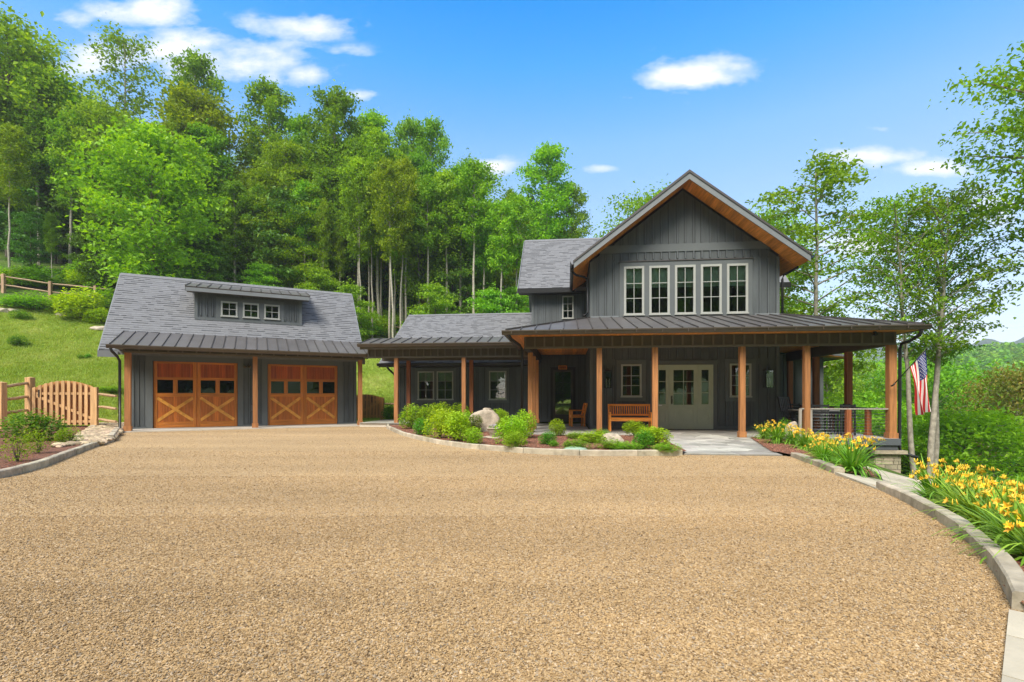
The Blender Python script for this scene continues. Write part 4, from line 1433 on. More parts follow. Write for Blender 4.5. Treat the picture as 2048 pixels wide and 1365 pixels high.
# ---------------------------------------------------------------- breezeway between garage and house
bz = thing('covered_walkway', 'long low covered walkway with bronze metal roof and cedar posts linking garage to house', 'walkway', HO, HA)
for x_ in (-7.46, -4.77):
    post(bz, x_, .88, .165, 2.70, w=.15, mat='cedar', base=False)
    post(bz, x_, 2.40, .165, 2.70, w=.15, mat='cedar_dark', base=False)
frieze(bz, -8.6, -2.1, .88, 2.70, 3.08)
frieze(bz, -8.6, -2.1, 2.40, 2.70, 3.08, face=1)
MB().box(-8.6, -2.1, .97, 2.3, 3.0, 3.05).build('ceiling', M['beamside'], bz)
metal_roof(bz, [(-8.75, .38, 3.22), (-2.1, .38, 3.22), (-2.1, 1.64, 3.56), (-8.75, 1.64, 3.56)], 16)
metal_roof(bz, [(-2.1, 2.9, 3.22), (-8.75, 2.9, 3.22), (-8.75, 1.64, 3.56), (-2.1, 1.64, 3.56)], 16)
MB().box(-8.75, -2.1, .38, .80, 3.09, 3.16).build('soffit', M['beamside'], bz)
gutter(bz, (-8.8, .379, 3.21), (-2.2, .379, 3.21), w=.13, h=.12)
MB().box(-8.75, -2.2, .40, .43, 3.0, 3.09).build('fascia', M['beamside'], bz)
MB().prism([(-8.62, .5, 3.1), (-8.62, 2.8, 3.1), (-8.62, 1.64, 3.48)], (.03, 0, 0)).build('gable_end', M['trim'], bz)

# ---------------------------------------------------------------- garage
gar = thing('garage', 'grey two-bay garage with cedar carriage doors and a three-window shed dormer', 'garage', GO, GA)
D1, D2 = (.50, 3.19), (4.23, 6.88)
siding(gar, 'front_wall', -.15, 7.62, .04, lambda x: 3.10, 1.27, [(D1[0], D1[1], .04, 2.48), (D2[0], D2[1], .04, 2.48)], bands=((.04, .14), (2.48, 2.72)), sp=.22)
for (a, b) in (D1, D2):
    frame_trim(gar, 'door_casing', a, b, .04, 2.48, 1.25, .20, t=.03, bottom=False)
for (a, b) in ((-.15, .30), (3.39, 4.03), (7.08, 7.62)):
    MB().box(a, b, 1.20, 1.249, .04, .10).build('base_trim', M['trim'], gar)
MB().box(-.16, -.05, 1.21, 1.249, .1, 2.8).build('corner_board', M['trim'], gar)
MB().box(7.53, 7.63, 1.21, 1.249, .1, 2.8).build('corner_board', M['trim'], gar)


def garage_door(xa, xb):
    y = 1.34; z0, z1 = .045, 2.475
    gd = MB().box(xa, xb, y, y + .04, z0, z1).build('garage_door', M['door_stile'], gar)
    mid = (xa + xb) / 2
    for (a, b) in ((xa, mid), (mid, xb)):
        a0, b0 = a + .02, b - .02
        s = .10
        MB().box(a0, a0 + s, y - .03, y - .001, z0, z1).build('stile', M['door_stile'], gd)
        MB().box(b0 - s, b0, y - .03, y - .001, z0, z1).build('stile', M['door_stile'], gd)
        for (ra, rb) in ((z0, .26), (1.18, 1.30), (1.80, 1.90), (2.40, z1)):
            MB().box(a0 + s, b0 - s, y - .029, y - .001, ra, rb).build('rail', M['door_rail'], gd)
        iw = b0 - a0 - 2 * s
        mm = (a0 + b0) / 2
        MB().box(mm - .07, mm + .07, y - .028, y - .001, 1.30, 1.80).build('stile', M['door_stile'], gd)
        for (pa, pb) in ((a0 + s, mm - .07), (mm + .07, b0 - s)):
            MB().box(pa, pb, y - .008, y - .002, 1.30, 1.80).build('pane', M['glass_dark'], gd)
            MB().box(pa, pb, y - .002, y - .001, 1.30, 1.80).build('backing', M['black'], gd)
            MB().box(pa, pb, y - .022, y - .008, 1.30, 1.32).build('bead', M['door_rail'], gd)
        n_ = 11
        for i in range(n_):
            p, q = a0 + s + iw * i / n_, a0 + s + iw * (i + 1) / n_
            MB().box(p + .0025, q - .0025, y - .012, y - .001, 1.90, 2.40).build('plank', M['door_red'], gd)
            MB().box(p + .0025, q - .0025, y - .012, y - .001, .26, 1.18).build('plank', M['door_plank'], gd)
        MB().beam((a0 + s, y - .019, .30), (b0 - s, y - .019, 1.14), .012, .105, up=(0, 0, 1)).build('brace', M['brace'], gd)
        MB().beam((a0 + s, y - .0265, 1.14), (b0 - s, y - .0265, .30), .010, .105, up=(0, 0, 1)).build('brace', M['brace'], gd)


garage_door(*D1); garage_door(*D2)
for x_, w_ in ((0, .17), (3.79, .16), (7.56, .15)):
    post(gar, x_, 0, .04, 2.66, w=w_, mat='cedar')
frieze(gar, -.12, 7.72, 0, 2.66, 2.80, name='porch_beam', mat='beamside', sp=.4, th=.16)
MB().box(-.35, 8.0, -.40, 1.24, 2.805, 2.83).build('porch_ceiling', M['beamside'], gar)
# walls round the garage
MB().box(-.15, -.05, 1.38, 6.6, -.1, 2.9).build('side_wall', M['siding'], gar)
MB().box(7.52, 7.62, 1.38, 6.6, -.1, 2.9).build('side_wall', M['siding'], gar)
MB().box(-.05, 7.52, 6.5, 6.6, -.1, 2.9).build('rear_wall', M['siding'], gar)
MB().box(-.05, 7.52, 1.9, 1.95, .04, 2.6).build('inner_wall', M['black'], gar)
GX0, GX1 = -.95, 7.88
GE, GEZ, GR = 1.0, 2.96, 3.95
GSL = 1.05
gz = lambda y_: GEZ + GSL * (y_ - GE)
GRZ = gz(GR)
grs = MB().prism([(GX0, GE - .15, gz(GE - .15) - .16), (GX1, GE - .15, gz(GE - .15) - .16), (GX1, GR, GRZ - .16), (GX0, GR, GRZ - .16)], (0, 0, .16)).build('garage_roof', M['shingle'], gar)
slab(gar, 'garage_roof', [(GX0, GR, GRZ), (GX1, GR, GRZ), (GX1, 2 * GR - GE, GEZ), (GX0, 2 * GR - GE, GEZ)], .16, 'shingle')
gsv = Vector((0, 1, GSL)).normalized()
v_off = (GE - .15)
DX = (1.70, 5.55)
def keep_gar(u, v):
    x = GX0 + u; y_ = v_off + v * gsv.y; z = gz(y_)
    if -.5 < x < 8.05 and y_ < 1.46: return False
    if DX[0] - .02 < x < DX[1] + .02 and y_ > 2.24: return False
    return True
shingles(grs, 'garage', (GX0, v_off, gz(v_off)), (1, 0, 0), gsv, GX1 - GX0, (GR - v_off) / gsv.y - .02, keep_gar, SHR)
MB().prism([(GX0, GR - .11, GRZ - .09), (GX1, GR - .11, GRZ - .09), (GX1, GR, GRZ + .025), (GX0, GR, GRZ + .025)], (0, 0, .018)).build('ridge_cap', M['shingle'], gar)
for xx in (GX0 - .03, GX1 + .001):
    MB().prism([(xx, GE - .2, gz(GE - .2) + .01), (xx, GR, GRZ + .01), (xx, GR, GRZ - .24), (xx, GE - .2, gz(GE - .2) - .20)], (.03, 0, 0)).build('rake_fascia', M['fascia'], gar)
MB().box(GX0 - .03, -.42, GE - .22, GE - .17, gz(GE - .2) - .20, gz(GE - .2) + .01).build('fascia', M['fascia'], gar)
MB().box(7.6, GX1 + .03, GE - .22, GE - .17, gz(GE - .2) - .20, gz(GE - .2) + .01).build('fascia', M['fascia'], gar)
MB().prism([(-.1, 1.4, 2.8), (-.1, 6.5, 2.8), (-.1, GR, GRZ - .3)], (.05, 0, 0)).build('gable_end', M['siding'], gar)
MB().prism([(7.52, 1.4, 2.8), (7.52, 6.5, 2.8), (7.52, GR, GRZ - .3)], (.05, 0, 0)).build('gable_end', M['siding'], gar)
metal_roof(gar, [(-.40, -.50, 2.87), (8.08, -.50, 2.87), (8.08 - .15, 1.5, 3.52), (-.40 + .0, 1.5, 3.52)], 24)
MB().box(-.40, 8.08, -.50, -.47, 2.80, 2.86).build('fascia', M['beamside'], gar)
gutter(gar, (-.46, -.502, 2.87), (8.14, -.502, 2.87), w=.13, h=.12)
MB().prism([(-.40, -.5, 2.80), (-.40, 1.2, 2.80), (-.40, 1.2, 3.38)], (.03, 0, 0)).build('gable_end', M['fascia'], gar)
MB().prism([(8.04, -.5, 2.80), (8.04, 1.2, 2.80), (8.04, 1.2, 3.38)], (.03, 0, 0)).build('gable_end', M['fascia'], gar)
downspout(gar, [(-.36, -.56, 2.78), (-.33, -.50, 2.66), (-.24, -.20, 2.50), (-.20, -.10, 2.38), (-.20, -.09, .10), (-.20, -.16, .06)])
# dormer
DZ0 = gz(2.2)
siding(gar, 'dormer_wall', DX[0], DX[1], DZ0 - .02, lambda x: 5.36, 2.2, [(2.58, 3.16, 4.37, 4.98), (3.35, 3.93, 4.37, 4.98), (4.12, 4.70, 4.37, 4.98)], bands=((DZ0 - .05, DZ0 + .14), (5.08, 5.2)), sp=.20)
MB().box(DX[0], DX[1], 2.135, 2.179, DZ0 - .03, DZ0 + .07).build('base_trim', M['trim'], gar)
MB().box(DX[0] - .01, DX[0] + .10, 2.148, 2.179, DZ0 + .07, 5.3).build('corner_board', M['trim'], gar)
MB().box(DX[1] - .10, DX[1] + .01, 2.148, 2.179, DZ0 + .07, 5.3).build('corner_board', M['trim'], gar)
cs = MB()
cs.box(2.42, 4.86, 2.150, 2.179, 4.98, 5.14); cs.box(2.42, 4.86, 2.150, 2.179, 4.22, 4.37)
for a, b in ((2.42, 2.58), (3.16, 3.35), (3.93, 4.12), (4.70, 4.86)): cs.box(a, b, 2.151, 2.179, 4.37, 4.98)
cs.build('window_casing', M['trim'], gar)
for xw in (2.58, 3.35, 4.12):
    window(gar, xw, 4.37, .58, .61, 2.18, 2, 2, fw=.06)
for xx in (DX[0] + .0, DX[1] - .05):
    MB().prism([(xx, 2.305, gz(2.305)), (xx, 2.305, 5.36), (xx, 3.6, 5.7), (xx, 3.62, gz(3.62))], (.05, 0, 0)).build('dormer_side', M['siding'], gar)
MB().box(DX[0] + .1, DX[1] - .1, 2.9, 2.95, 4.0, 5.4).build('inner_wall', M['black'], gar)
metal_roof(gar, [(1.42, 1.80, 5.40), (5.85, 1.80, 5.40), (5.85, 3.75, 5.90), (1.42, 3.75, 5.90)], 12)
MB().box(1.42, 5.85, 1.80, 1.83, 5.22, 5.36).build('fascia', M['fascia'], gar)
for xx in (1.42, 5.82):
    MB().prism([(xx, 1.80, 5.22), (xx, 1.80, 5.36), (xx, 3.7, 5.85), (xx, 3.7, 5.71)], (.03, 0, 0)).build('rake_fascia', M['fascia'], gar)
MB().box(1.45, 5.82, 1.83, 2.2, 5.24, 5.26).build('soffit', M['beamside'], gar)
MB().box(3.62, 3.78, 1.205, 1.249, .60, .90).build('outlet_box', M['seam'], gar)
MB().box(3.645, 3.755, 1.19, 1.204, .63, .86).build('outlet_cover', M['trim'], gar)
flush_shingles('garage', gar)
# ---------------------------------------------------------------- foliage kit
def leaves(C, size, rng, up=.35, aspect=.62, droop=.25, jitter=.5):
    """kite-shaped folded leaves (two triangles each side of the midrib) at centres C"""
    n = len(C)
    nrm = rng.normal(size=(n, 3)); nrm[:, 2] = np.abs(nrm[:, 2]) + up * 2
    nrm /= np.linalg.norm(nrm, axis=1)[:, None]
    a = rng.normal(size=(n, 3)); a -= (a * nrm).sum(1)[:, None] * nrm
    a /= np.linalg.norm(a, axis=1)[:, None]
    b = np.cross(nrm, a)
    s = size * (1 + jitter * rng.uniform(-1, 1, n))[:, None]
    w = s * aspect * .5
    tip = C + a * s * .55 - np.array([0, 0, 1]) * s * droop
    base = C - a * s * .45
    m = C + nrm * s * .0
    l = m + b * w + nrm * s * .12
    r = m - b * w + nrm * s * .12
    V = np.stack([base, l, tip, r], 1).reshape(-1, 3)
    i = np.arange(n)[:, None] * 4
    Fq = np.concatenate([i + np.array([[0, 3, 2, 1]])], 0)
    return V, Fq


def tree_proto(seed, H, R, crown0, leaf, nleaf, trunk_r, bark='bark', mat='leaf', nb=34, shape='oval', flat=.5, clump=.9, layers=False, droop=.1, lean=.02, gaps=.0, stems=1):
    rng = np.random.default_rng(seed); r = random.Random(seed)
    tb = MB()
    tops = []
    stemlist = []
    for st in range(stems):
        a0 = r.uniform(0, 6.28)
        pts = [Vector((0, 0, -.6))]
        x = y = 0
        off = .25 if stems > 1 else 0
        lx, ly = math.cos(a0) * (.05 * (stems > 1) + lean), math.sin(a0) * (.05 * (stems > 1) + lean)
        k = 9
        for i in range(k + 1):
            z = H * .96 * i / k
            x = math.cos(a0) * off + lx * z + r.uniform(-.004, .004) * H * (i > 0)
            y = math.sin(a0) * off + ly * z + r.uniform(-.004, .004) * H * (i > 0)
            pts.append(Vector((x, y, z)))
        rad = [trunk_r * 1.35] + [trunk_r * (1 - .9 * (i / k) ** 1.1) + .01 for i in range(k + 1)]
        tb.tube(pts, rad, 7, 0)
        stemlist.append(pts)
    C = []
    per = max(8, nleaf // (nb * 4))
    for bi in range(nb):
        pts = stemlist[bi % stems]
        f = (bi + r.uniform(0, .8)) / nb
        f = crown0 + (1 - crown0) * f * .98
        zi = f * (len(pts) - 2)
        i0 = min(int(zi) + 1, len(pts) - 2)
        p = pts[i0].lerp(pts[i0 + 1], zi + 1 - i0 if zi + 1 - i0 < 1 else 1)
        t = (f - crown0) / (1 - crown0)
        if shape == 'oval': rr = math.sin(math.pi * (t * .86 + .10)) ** .75
        elif shape == 'broad': rr = (1 - t ** 2.4) ** .6 * (.55 + .45 * min(1, t * 3.0))
        elif shape == 'cone': rr = (1 - t) ** .7 * .95 + .05
        elif shape == 'vase': rr = (.35 + .65 * t) * (1 - t ** 6)
        rr = max(.12, rr) * R * r.uniform(.72, 1.12)
        az = bi * 2.399 + r.uniform(-.4, .4)
        up = (.10 if layers else .55) * rr + r.uniform(-.1, .25) * rr
        e = p + Vector((math.cos(az) * rr, math.sin(az) * rr, up))
        mid = p.lerp(e, .5) + Vector((0, 0, .12 * rr))
        tb.tube([p, mid, e], [max(.018, trunk_r * .32 * (1 - .6 * t)), max(.012, trunk_r * .18), .008], 4, 0, cap=False)
        if r.random() < gaps: continue
        for q, w in ((.35, .7), (.62, 1.0), (.85, 1.1), (1.03, .9)):
            c = p.lerp(mid, q * 2) if q < .5 else mid.lerp(e, (q - .5) * 2)
            sp = clump * (.55 + .45 * w) * R * .30
            nn = int(per * w)
            g = rng.normal(size=(nn, 3)) * np.array([sp, sp, sp * flat]) * .62
            if droop: g[:, 2] -= droop * (g[:, 0] ** 2 + g[:, 1] ** 2) / max(sp, .01)
            C.append(g + np.array(c))
    C.append(rng.normal(size=(per, 3)) * R * .14 + np.array(stemlist[0][-1]))
    C = np.concatenate(C)
    V, Fq = leaves(C, leaf, rng, up=.45 if layers else .3)
    cm = np_mesh('crown', V, Fq, M[mat])
    tm = tb.mesh('trunk', M[bark])
    return tm, cm


class Proto: pass


def plant(proto, name, label, cat, loc, rz, s, group=None, sub=('trunk', 'crown'), sz=None):
    t = thing(name, label, cat, loc, rz, group)
    t.scale = (s, s, sz or s)
    for nm, me in zip(sub, proto):
        inst(nm, me, t)
    return t


LF = .30
P = {}
P['poplar1'] = tree_proto(1, 20, 2.5, .32, .27, 12000, .19, 'bark_pale', 'leaf', nb=44, shape='oval', flat=.8, clump=.8)
P['poplar2'] = tree_proto(2, 21, 2.2, .42, .26, 11000, .17, 'bark_pale', 'leaf_b', nb=40, shape='oval', flat=.9, clump=.8)
P['slim1'] = tree_proto(3, 19, 2.0, .50, .25, 7000, .12, 'bark_pale', 'leaf_y', nb=30, shape='oval', flat=.8, clump=.9, lean=.03)
P['oak1'] = tree_proto(4, 18, 4.2, .22, .28, 15000, .24, 'bark', 'leaf_y', nb=46, shape='broad', flat=.35, layers=True, clump=.8)
P['oak2'] = tree_proto(5, 19, 4.6, .25, .28, 15000, .26, 'bark_dark', 'leaf', nb=46, shape='broad', flat=.5, clump=.85)
P['maple'] = tree_proto(6, 13, 3.3, .06, .26, 19000, .17, 'bark', 'leaf_b', nb=60, shape='oval', flat=.65, clump=.75, layers=False)
P['under'] = tree_proto(7, 6.5, 2.6, .05, .19, 9000, .07, 'bark_dark', 'leaf_b', nb=30, shape='broad', flat=.28, layers=True, clump=.9)
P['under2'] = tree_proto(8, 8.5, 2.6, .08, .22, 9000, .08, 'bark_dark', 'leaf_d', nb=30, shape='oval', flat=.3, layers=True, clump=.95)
P['open'] = tree_proto(9, 12, 2.4, .38, .135, 10500, .12, 'bark_pale', 'leaf', nb=40, shape='oval', flat=.22, layers=True, clump=.75, gaps=.05)
P['open2'] = tree_proto(10, 11, 3.1, .30, .15, 12000, .12, 'bark_pale', 'leaf', nb=40, shape='broad', flat=.5, clump=.8, gaps=.08)
P['bare'] = tree_proto(22, 17, 1.7, .58, .24, 5000, .13, 'bark_pale', 'leaf_b', nb=24, shape='oval', flat=.8, clump=.9, lean=.01)
P['edge'] = tree_proto(23, 14, 2.5, .62, .115, 17000, .2, 'bark', 'leaf', nb=46, shape='oval', flat=.4, clump=.65)
P['grey'] = tree_proto(21, 10, 1.75, .47, .095, 7600, .085, 'bark_pale', 'leaf', nb=44, shape='oval', flat=.38, clump=.62, gaps=.03)
P['wisp'] = tree_proto(12, 20, 3.0, .5, .24, 3600, .14, 'bark_pale', 'leaf', nb=26, shape='vase', flat=.6, clump=.8)
P['valley'] = tree_proto(13, 11, 4.0, .10, .22, 17000, .18, 'bark', 'leaf_v', nb=54, shape='oval', flat=.35, layers=True, clump=.85)
P['valley2'] = tree_proto(14, 12, 4.2, .12, .22, 16000, .18, 'bark', 'leaf_b', nb=50, shape='oval', flat=.5, clump=.85)
P['bronze'] = tree_proto(15, 10, 3.5, .2, .20, 12000, .15, 'bark_pale', 'leaf_o', nb=44, shape='oval', flat=.5, clump=.8)
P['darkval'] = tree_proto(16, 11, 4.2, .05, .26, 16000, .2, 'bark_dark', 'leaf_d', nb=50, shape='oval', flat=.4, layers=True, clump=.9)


def tree_at(p, px, Y, top_py, label, name='tree', group=None, rz=None, wide=1.0, base=None, sub=0):
    """stand a tree on the ground at column px, distance Y, so that its top reaches top_py"""
    X = (px - 1024) / F * Y
    zb = tz(X, Y) if base is None else base
    zt = CAM_H + (HY - top_py) / F * Y
    nominal = {'poplar1': 20, 'poplar2': 21, 'slim1': 19, 'oak1': 18, 'oak2': 19, 'maple': 13, 'under': 6.5, 'under2': 8.5, 'open': 12, 'open2': 11, 'grey': 10, 'bare': 17, 'edge': 14, 'wisp': 20, 'valley': 11, 'valley2': 12, 'bronze': 10, 'darkval': 11}[p]
    s = (zt - zb) / (nominal * 1.03)
    t = plant(P[p], name, label, 'tree', (X, Y, zb), RND.uniform(0, 6.28) if rz is None else rz, s * wide, group, sz=s)
    return t


# individually recognisable trees of the wooded slope
tree_at('maple', 300, 31, 250, 'round bright green tree before the wood, above the left part of the garage roof', wide=1.15)
tree_at('oak1', 400, 41, 170, 'broad yellow-green tree high above the garage, left of the darker pointed one', wide=1.2)
tree_at('oak1', 510, 40, 330, 'yellow-green layered tree above the garage dormer', wide=1.1)
tree_at('wisp', 255, 42, 45, 'thin-leaved tall tree with see-through crown standing highest against the clouds at left', wide=1.1)
tree_at('poplar1', 390, 47, 95, 'dense tall dark-topped tree rising behind the broad yellow-green one', wide=1.0)
tree_at('poplar1', 120, 38, 150, 'tall pale green tree near the left edge behind the upper fence', wide=1.3)
tree_at('oak2', 20, 37, 20, 'tall dark tree cut by the upper left corner of the picture', wide=1.1)
tree_at('poplar2', 60, 44, 80, 'bright tall tree behind the upper left corner tree')
tree_at('poplar1', 545, 44, 155, 'tall open tree with a spread top above the right end of the garage dormer', wide=1.05)
tree_at('poplar2', 600, 42, 215, 'bushy green tree right of the spread-topped one')
tree_at('poplar1', 665, 40, 162, 'tall straight pale-trunked tree with narrow top, right of the garage ridge', wide=1.0)
tree_at('poplar2', 740, 43, 200, 'tall full tree between the pale-trunked one and the twin tops', wide=1.05)
tree_at('poplar1', 815, 46, 218, 'left one of the twin narrow treetops in the middle of the wood', wide=.8)
tree_at('poplar1', 862, 46, 225, 'right one of the twin narrow treetops in the middle of the wood', wide=.8)
tree_at('open2', 935, 45, 322, 'light thin-crowned tree between the twin tops and the tall tree behind the house', wide=.9)
tree_at('poplar2', 1090, 44, 268, 'tallest tree directly behind the left wing roof of the house', wide=1.15)
tree_at('poplar1', 1145, 46, 350, 'rounded tree at the right edge of the wood touching the house roof line', wide=.9)
tree_at('oak1', 1010, 44, 385, 'lower yellow-green tree left of the tallest tree behind the house', wide=.8)
tree_at('slim1', 722, 35.5, 330, 'slender pale trunk nearest the right end of the garage roof', wide=.8, rz=1)
tree_at('slim1', 745, 36.5, 310, 'second slender pale trunk from the garage roof end', wide=.8, rz=3)
tree_at('slim1', 787, 34.5, 300, 'straight pale trunk rising left of the rear wing roof corner', wide=.9, rz=2)
tree_at('slim1', 800, 37, 300, 'slightly leaning pale trunk behind the straight one near the rear wing roof corner', wide=.8, rz=5)
tree_at('poplar2', 104, 33.5, 420, 'thick grey trunk standing right behind the upper rail fence', wide=.9)
tree_at('slim1', 18, 31.5, 230, 'slim grey trunk behind the upper fence at the left edge')
# bushes at the foot of the wood
tree_at('under', 700, 34, 560, 'bright layered sapling overhanging the right end of the garage roof', name='sapling', wide=.95)
tree_at('under', 870, 35, 560, 'bright green sapling behind the middle of the rear wing roof', name='sapling', wide=.9)
tree_at('under2', 905, 40, 480, 'bluish green understorey tree behind the rear wing roof', name='sapling')
tree_at('under', 985, 37, 570, 'bright sapling behind the right end of the rear wing roof', name='sapling')
tree_at('under', 1040, 38, 560, 'bright sapling touching the left upstairs wall of the house', name='sapling', wide=.9)
tree_at('under', 640, 36, 530, 'yellow-green sapling just above the right part of the garage ridge', name='sapling')
tree_at('under', 520, 35, 520, 'sapling directly behind the garage dormer roof', name='sapling')
tree_at('under2', 420, 34, 470, 'dark understorey tree behind the garage ridge, right of the round bright tree', name='sapling')
tree_at('under2', 200, 33, 430, 'dark layered tree left of the round bright tree', name='sapling')
tree_at('under2', 60, 34, 420, 'dark layered tree behind the upper fence near the left edge', name='sapling')

# the rest of the wood: rows going up the slope
WG = 'trees of the wooded slope'
kinds = ['poplar1', 'poplar2', 'oak2', 'oak1', 'slim1', 'oak2', 'poplar1']
tr = random.Random(99)
cnt = 0
for row, (Yc, top_f) in enumerate(((38, 0), (43, 0), (49, 0), (56, 0), (64, 0))):
    px = -220 + row * 17
    while px < 1240:
        Y = Yc + tr.uniform(-1.8, 1.8) + (0 if px > 250 else (px - 250) * .006)
        X = (px - 1024) / F * Y
        # skyline of the wood as an envelope (descends towards the house)
        env = np.interp(px, [-220, 0, 100, 200, 300, 400, 470, 520, 600, 650, 740, 800, 870, 920, 1000, 1060, 1150, 1200, 1260],
                        [0, 60, 110, 160, 200, 180, 280, 240, 230, 220, 210, 250, 270, 380, 400, 330, 380, 470, 520])
        top = env + tr.uniform(10, 130) + row * 6
        if tval(X, Y) > 16.5:
            k_ = tr.choice(kinds)
            tree_at(k_, px, Y, top, {'p': 'tall green tree in the close ranks of the wood behind garage and house', 'o': 'broad-crowned tree deep in the wooded slope behind garage and house', 's': 'slender pale-trunked tree in the wooded slope behind garage and house'}[k_[0]],
                    group=WG + {'p': ', tall', 'o': ', broad', 's': ', slender'}[k_[0]], wide=tr.uniform(.85, 1.15))
            cnt += 1
        px += tr.uniform(40, 64) * (1 if row < 3 else 1.1)
# understorey in the dark wood
for i in range(46):
    px = -120 + 29.5 * i + tr.uniform(-10, 10)
    Y = tr.uniform(37, 50)
    X = (px - 1024) / F * Y
    if tval(X, Y) < 18: continue
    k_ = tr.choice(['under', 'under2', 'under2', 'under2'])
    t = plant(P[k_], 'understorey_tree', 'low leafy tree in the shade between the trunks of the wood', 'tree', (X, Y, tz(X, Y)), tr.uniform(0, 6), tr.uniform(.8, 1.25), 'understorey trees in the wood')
    cnt += 1
# thin trunks
for i in range(34):
    px = 640 + tr.uniform(0, 440) if i < 26 else tr.uniform(0, 640)
    Y = tr.uniform(36, 46); X = (px - 1024) / F * Y
    if tval(X, Y) < 16.5: continue
    tree_at('slim1', px, Y, tr.uniform(330, 440), 'thin bare-stemmed tree with leaves only at the top inside the wood', group='thin trunks inside the wood', wide=.55)
    cnt += 1
for i, px in enumerate((716, 738, 762, 779, 812, 838, 857, 893, 921, 948, 968, 1002, 1032, 668, 610)):
    tree_at('bare', px, 36.6 + (i * 37 % 11) * .28, 300 + (i * 53 % 9) * 12, 'pale straight trunk in the front row of the wood between garage and house', group='pale trunks at the front of the wood', wide=1.0)
print('wood trees', cnt)

# trees at the right
tree_at('open', 1636, 23, 290, 'tall airy tree with tiered branches behind the right end of the porch roof', base=-4, wide=1.0, rz=1.0)
tree_at('open', 1560, 28, 480, 'smaller airy tree behind the gable, left of the tall tiered one', base=-6, wide=1.0, rz=2.0)
tree_at('open2', 1290, 33, 375, 'treetop peeping over the left slope of the main gable', base=0, wide=.9)
tree_at('open2', 1530, 36, 415, 'treetop peeping over the right slope of the main gable', base=-2, wide=.8)


def leaning(px0, py0, px1, Y, top_py, label, p, rz, base_r=1.0, wide=1.0):
    X = (px0 - 1024) / F * Y
    zb = CAM_H + (HY - py0) / F * Y - 1.2
    zt = CAM_H + (HY - top_py) / F * Y
    nominal = {'open': 12, 'open2': 11, 'grey': 10}[p]
    s = (zt - zb) / nominal
    t = plant(P[p], 'tree', label, 'tree', (X, Y, zb), rz, s * wide, sz=s)
    ang = math.atan2((px1 - px0) / F * Y, zt - zb)
    t.rotation_euler = (0, ang, 0)
    t.rotation_mode = 'XYZ'
    t.rotation_euler = Matrix.Rotation(ang, 3, 'Y').to_euler()
    for c in t.children: c.rotation_euler = (0, 0, rz)
    return t


leaning(1830, 940, 1800, 15.5, 380, 'grey-barked tree left of the flag with a wide airy crown', 'grey', .4, wide=.95)
leaning(1855, 950, 1905, 15.5, 372, 'grey-barked tree leaning right just behind the flag', 'grey', 2.6, wide=1.1)
leaning(1868, 950, 1870, 16.5, 400, 'darker trunk close behind the leaning grey-barked tree', 'grey', 4.4, wide=.9)
# big tree off the right edge, its branches reach in
t_ = plant(P['edge'], 'tree', 'large leafy tree whose branches reach in at the upper right edge', 'tree', (14.9, 12.8, -4), 1.2, 1.06)
t_ = None
VG = 'bright tree crowns below the deck'
vt = [('valley', 1925, 19, 795, 'bright layered tree in the valley right of the flag'), ('valley', 1780, 27, 790, 'bright green tree seen through the corner posts of the deck'),
      ('valley2', 1700, 30, 800, 'leafy tree crown below the deck, between the deck posts'), ('valley', 1620, 30, 790, 'bright tree crown behind the deck table'),
      ('bronze', 2030, 25, 738, 'tree with bronze-tinged leaves near the right edge'), ('darkval', 2010, 17, 945, 'dark glossy-leaved tree low at the right edge'),
      ('valley2', 1850, 34, 715, 'rounded mid-green tree behind the flag'), ('valley2', 1930, 38, 755, 'mid-green tree crown above the bright layered one'),
      ('valley', 1730, 36, 770, 'yellow-green tree crown on the slope behind the deck'), ('darkval', 1960, 32, 800, 'darker tree crown left of the bronze-tinged one'),
      ('valley2', 2060, 34, 765, 'tall green tree cut by the right edge'), ('valley', 1880, 20, 905, 'low bright tree at the foot of the grey trunks'),
      ('valley', 1810, 21, 880, 'low bright tree left of the grey trunks'), ('darkval', 2090, 22, 850, 'dark tree cut by the right edge above the daylilies'),
      ('valley2', 1560, 36, 760, 'tree crown beside the right rear wing of the house'), ('valley', 1990, 28, 860, 'bright tree between the dark tree and the bronze-tinged one')]
for (k_, px, Y, top, lab) in vt:
    X = (px - 1024) / F * Y
    tree_at(k_, px, Y, top, lab, wide=.72 if k_ == 'bronze' else 1.0, base=min(-7.0, tz(X, Y)) if Y < 30 else tz(X, Y))
cnt = 0
for i in range(80):
    Y = tr.uniform(38, 105); px = tr.uniform(1480, 2120)
    X = (px - 1024) / F * Y
    s = tr.uniform(.75, 1.15)
    k_ = tr.choice(['valley', 'valley2', 'valley2', 'darkval', 'valley'])
    zt = tz(X, Y)
    plant(P[k_], 'tree', 'tree crown among the many covering the valley side beyond the deck', 'tree', (X, Y, zt), tr.uniform(0, 6), s, 'trees covering the valley side beyond the deck')

# far hill forest: one mass of crowns
def crown_blob(seed, n=420, mat='leaf'):
    rng = np.random.default_rng(seed)
    d = rng.normal(size=(n, 3)); d /= np.linalg.norm(d, axis=1)[:, None]
    rr = 1 + .16 * np.sin(d[:, 0] * 5 + seed) * np.sin(d[:, 1] * 6) + .12 * np.sin(d[:, 2] * 9 + d[:, 0] * 7)
    C = d * rr[:, None] * np.array([1, 1, .95]) * rng.uniform(.8, 1, n)[:, None]
    C = C[C[:, 2] > -.55]
    V, Fq = leaves(C, .34, rng, up=.6, aspect=.9, droop=.15)
    return np_mesh('crown', V, Fq, M[mat])


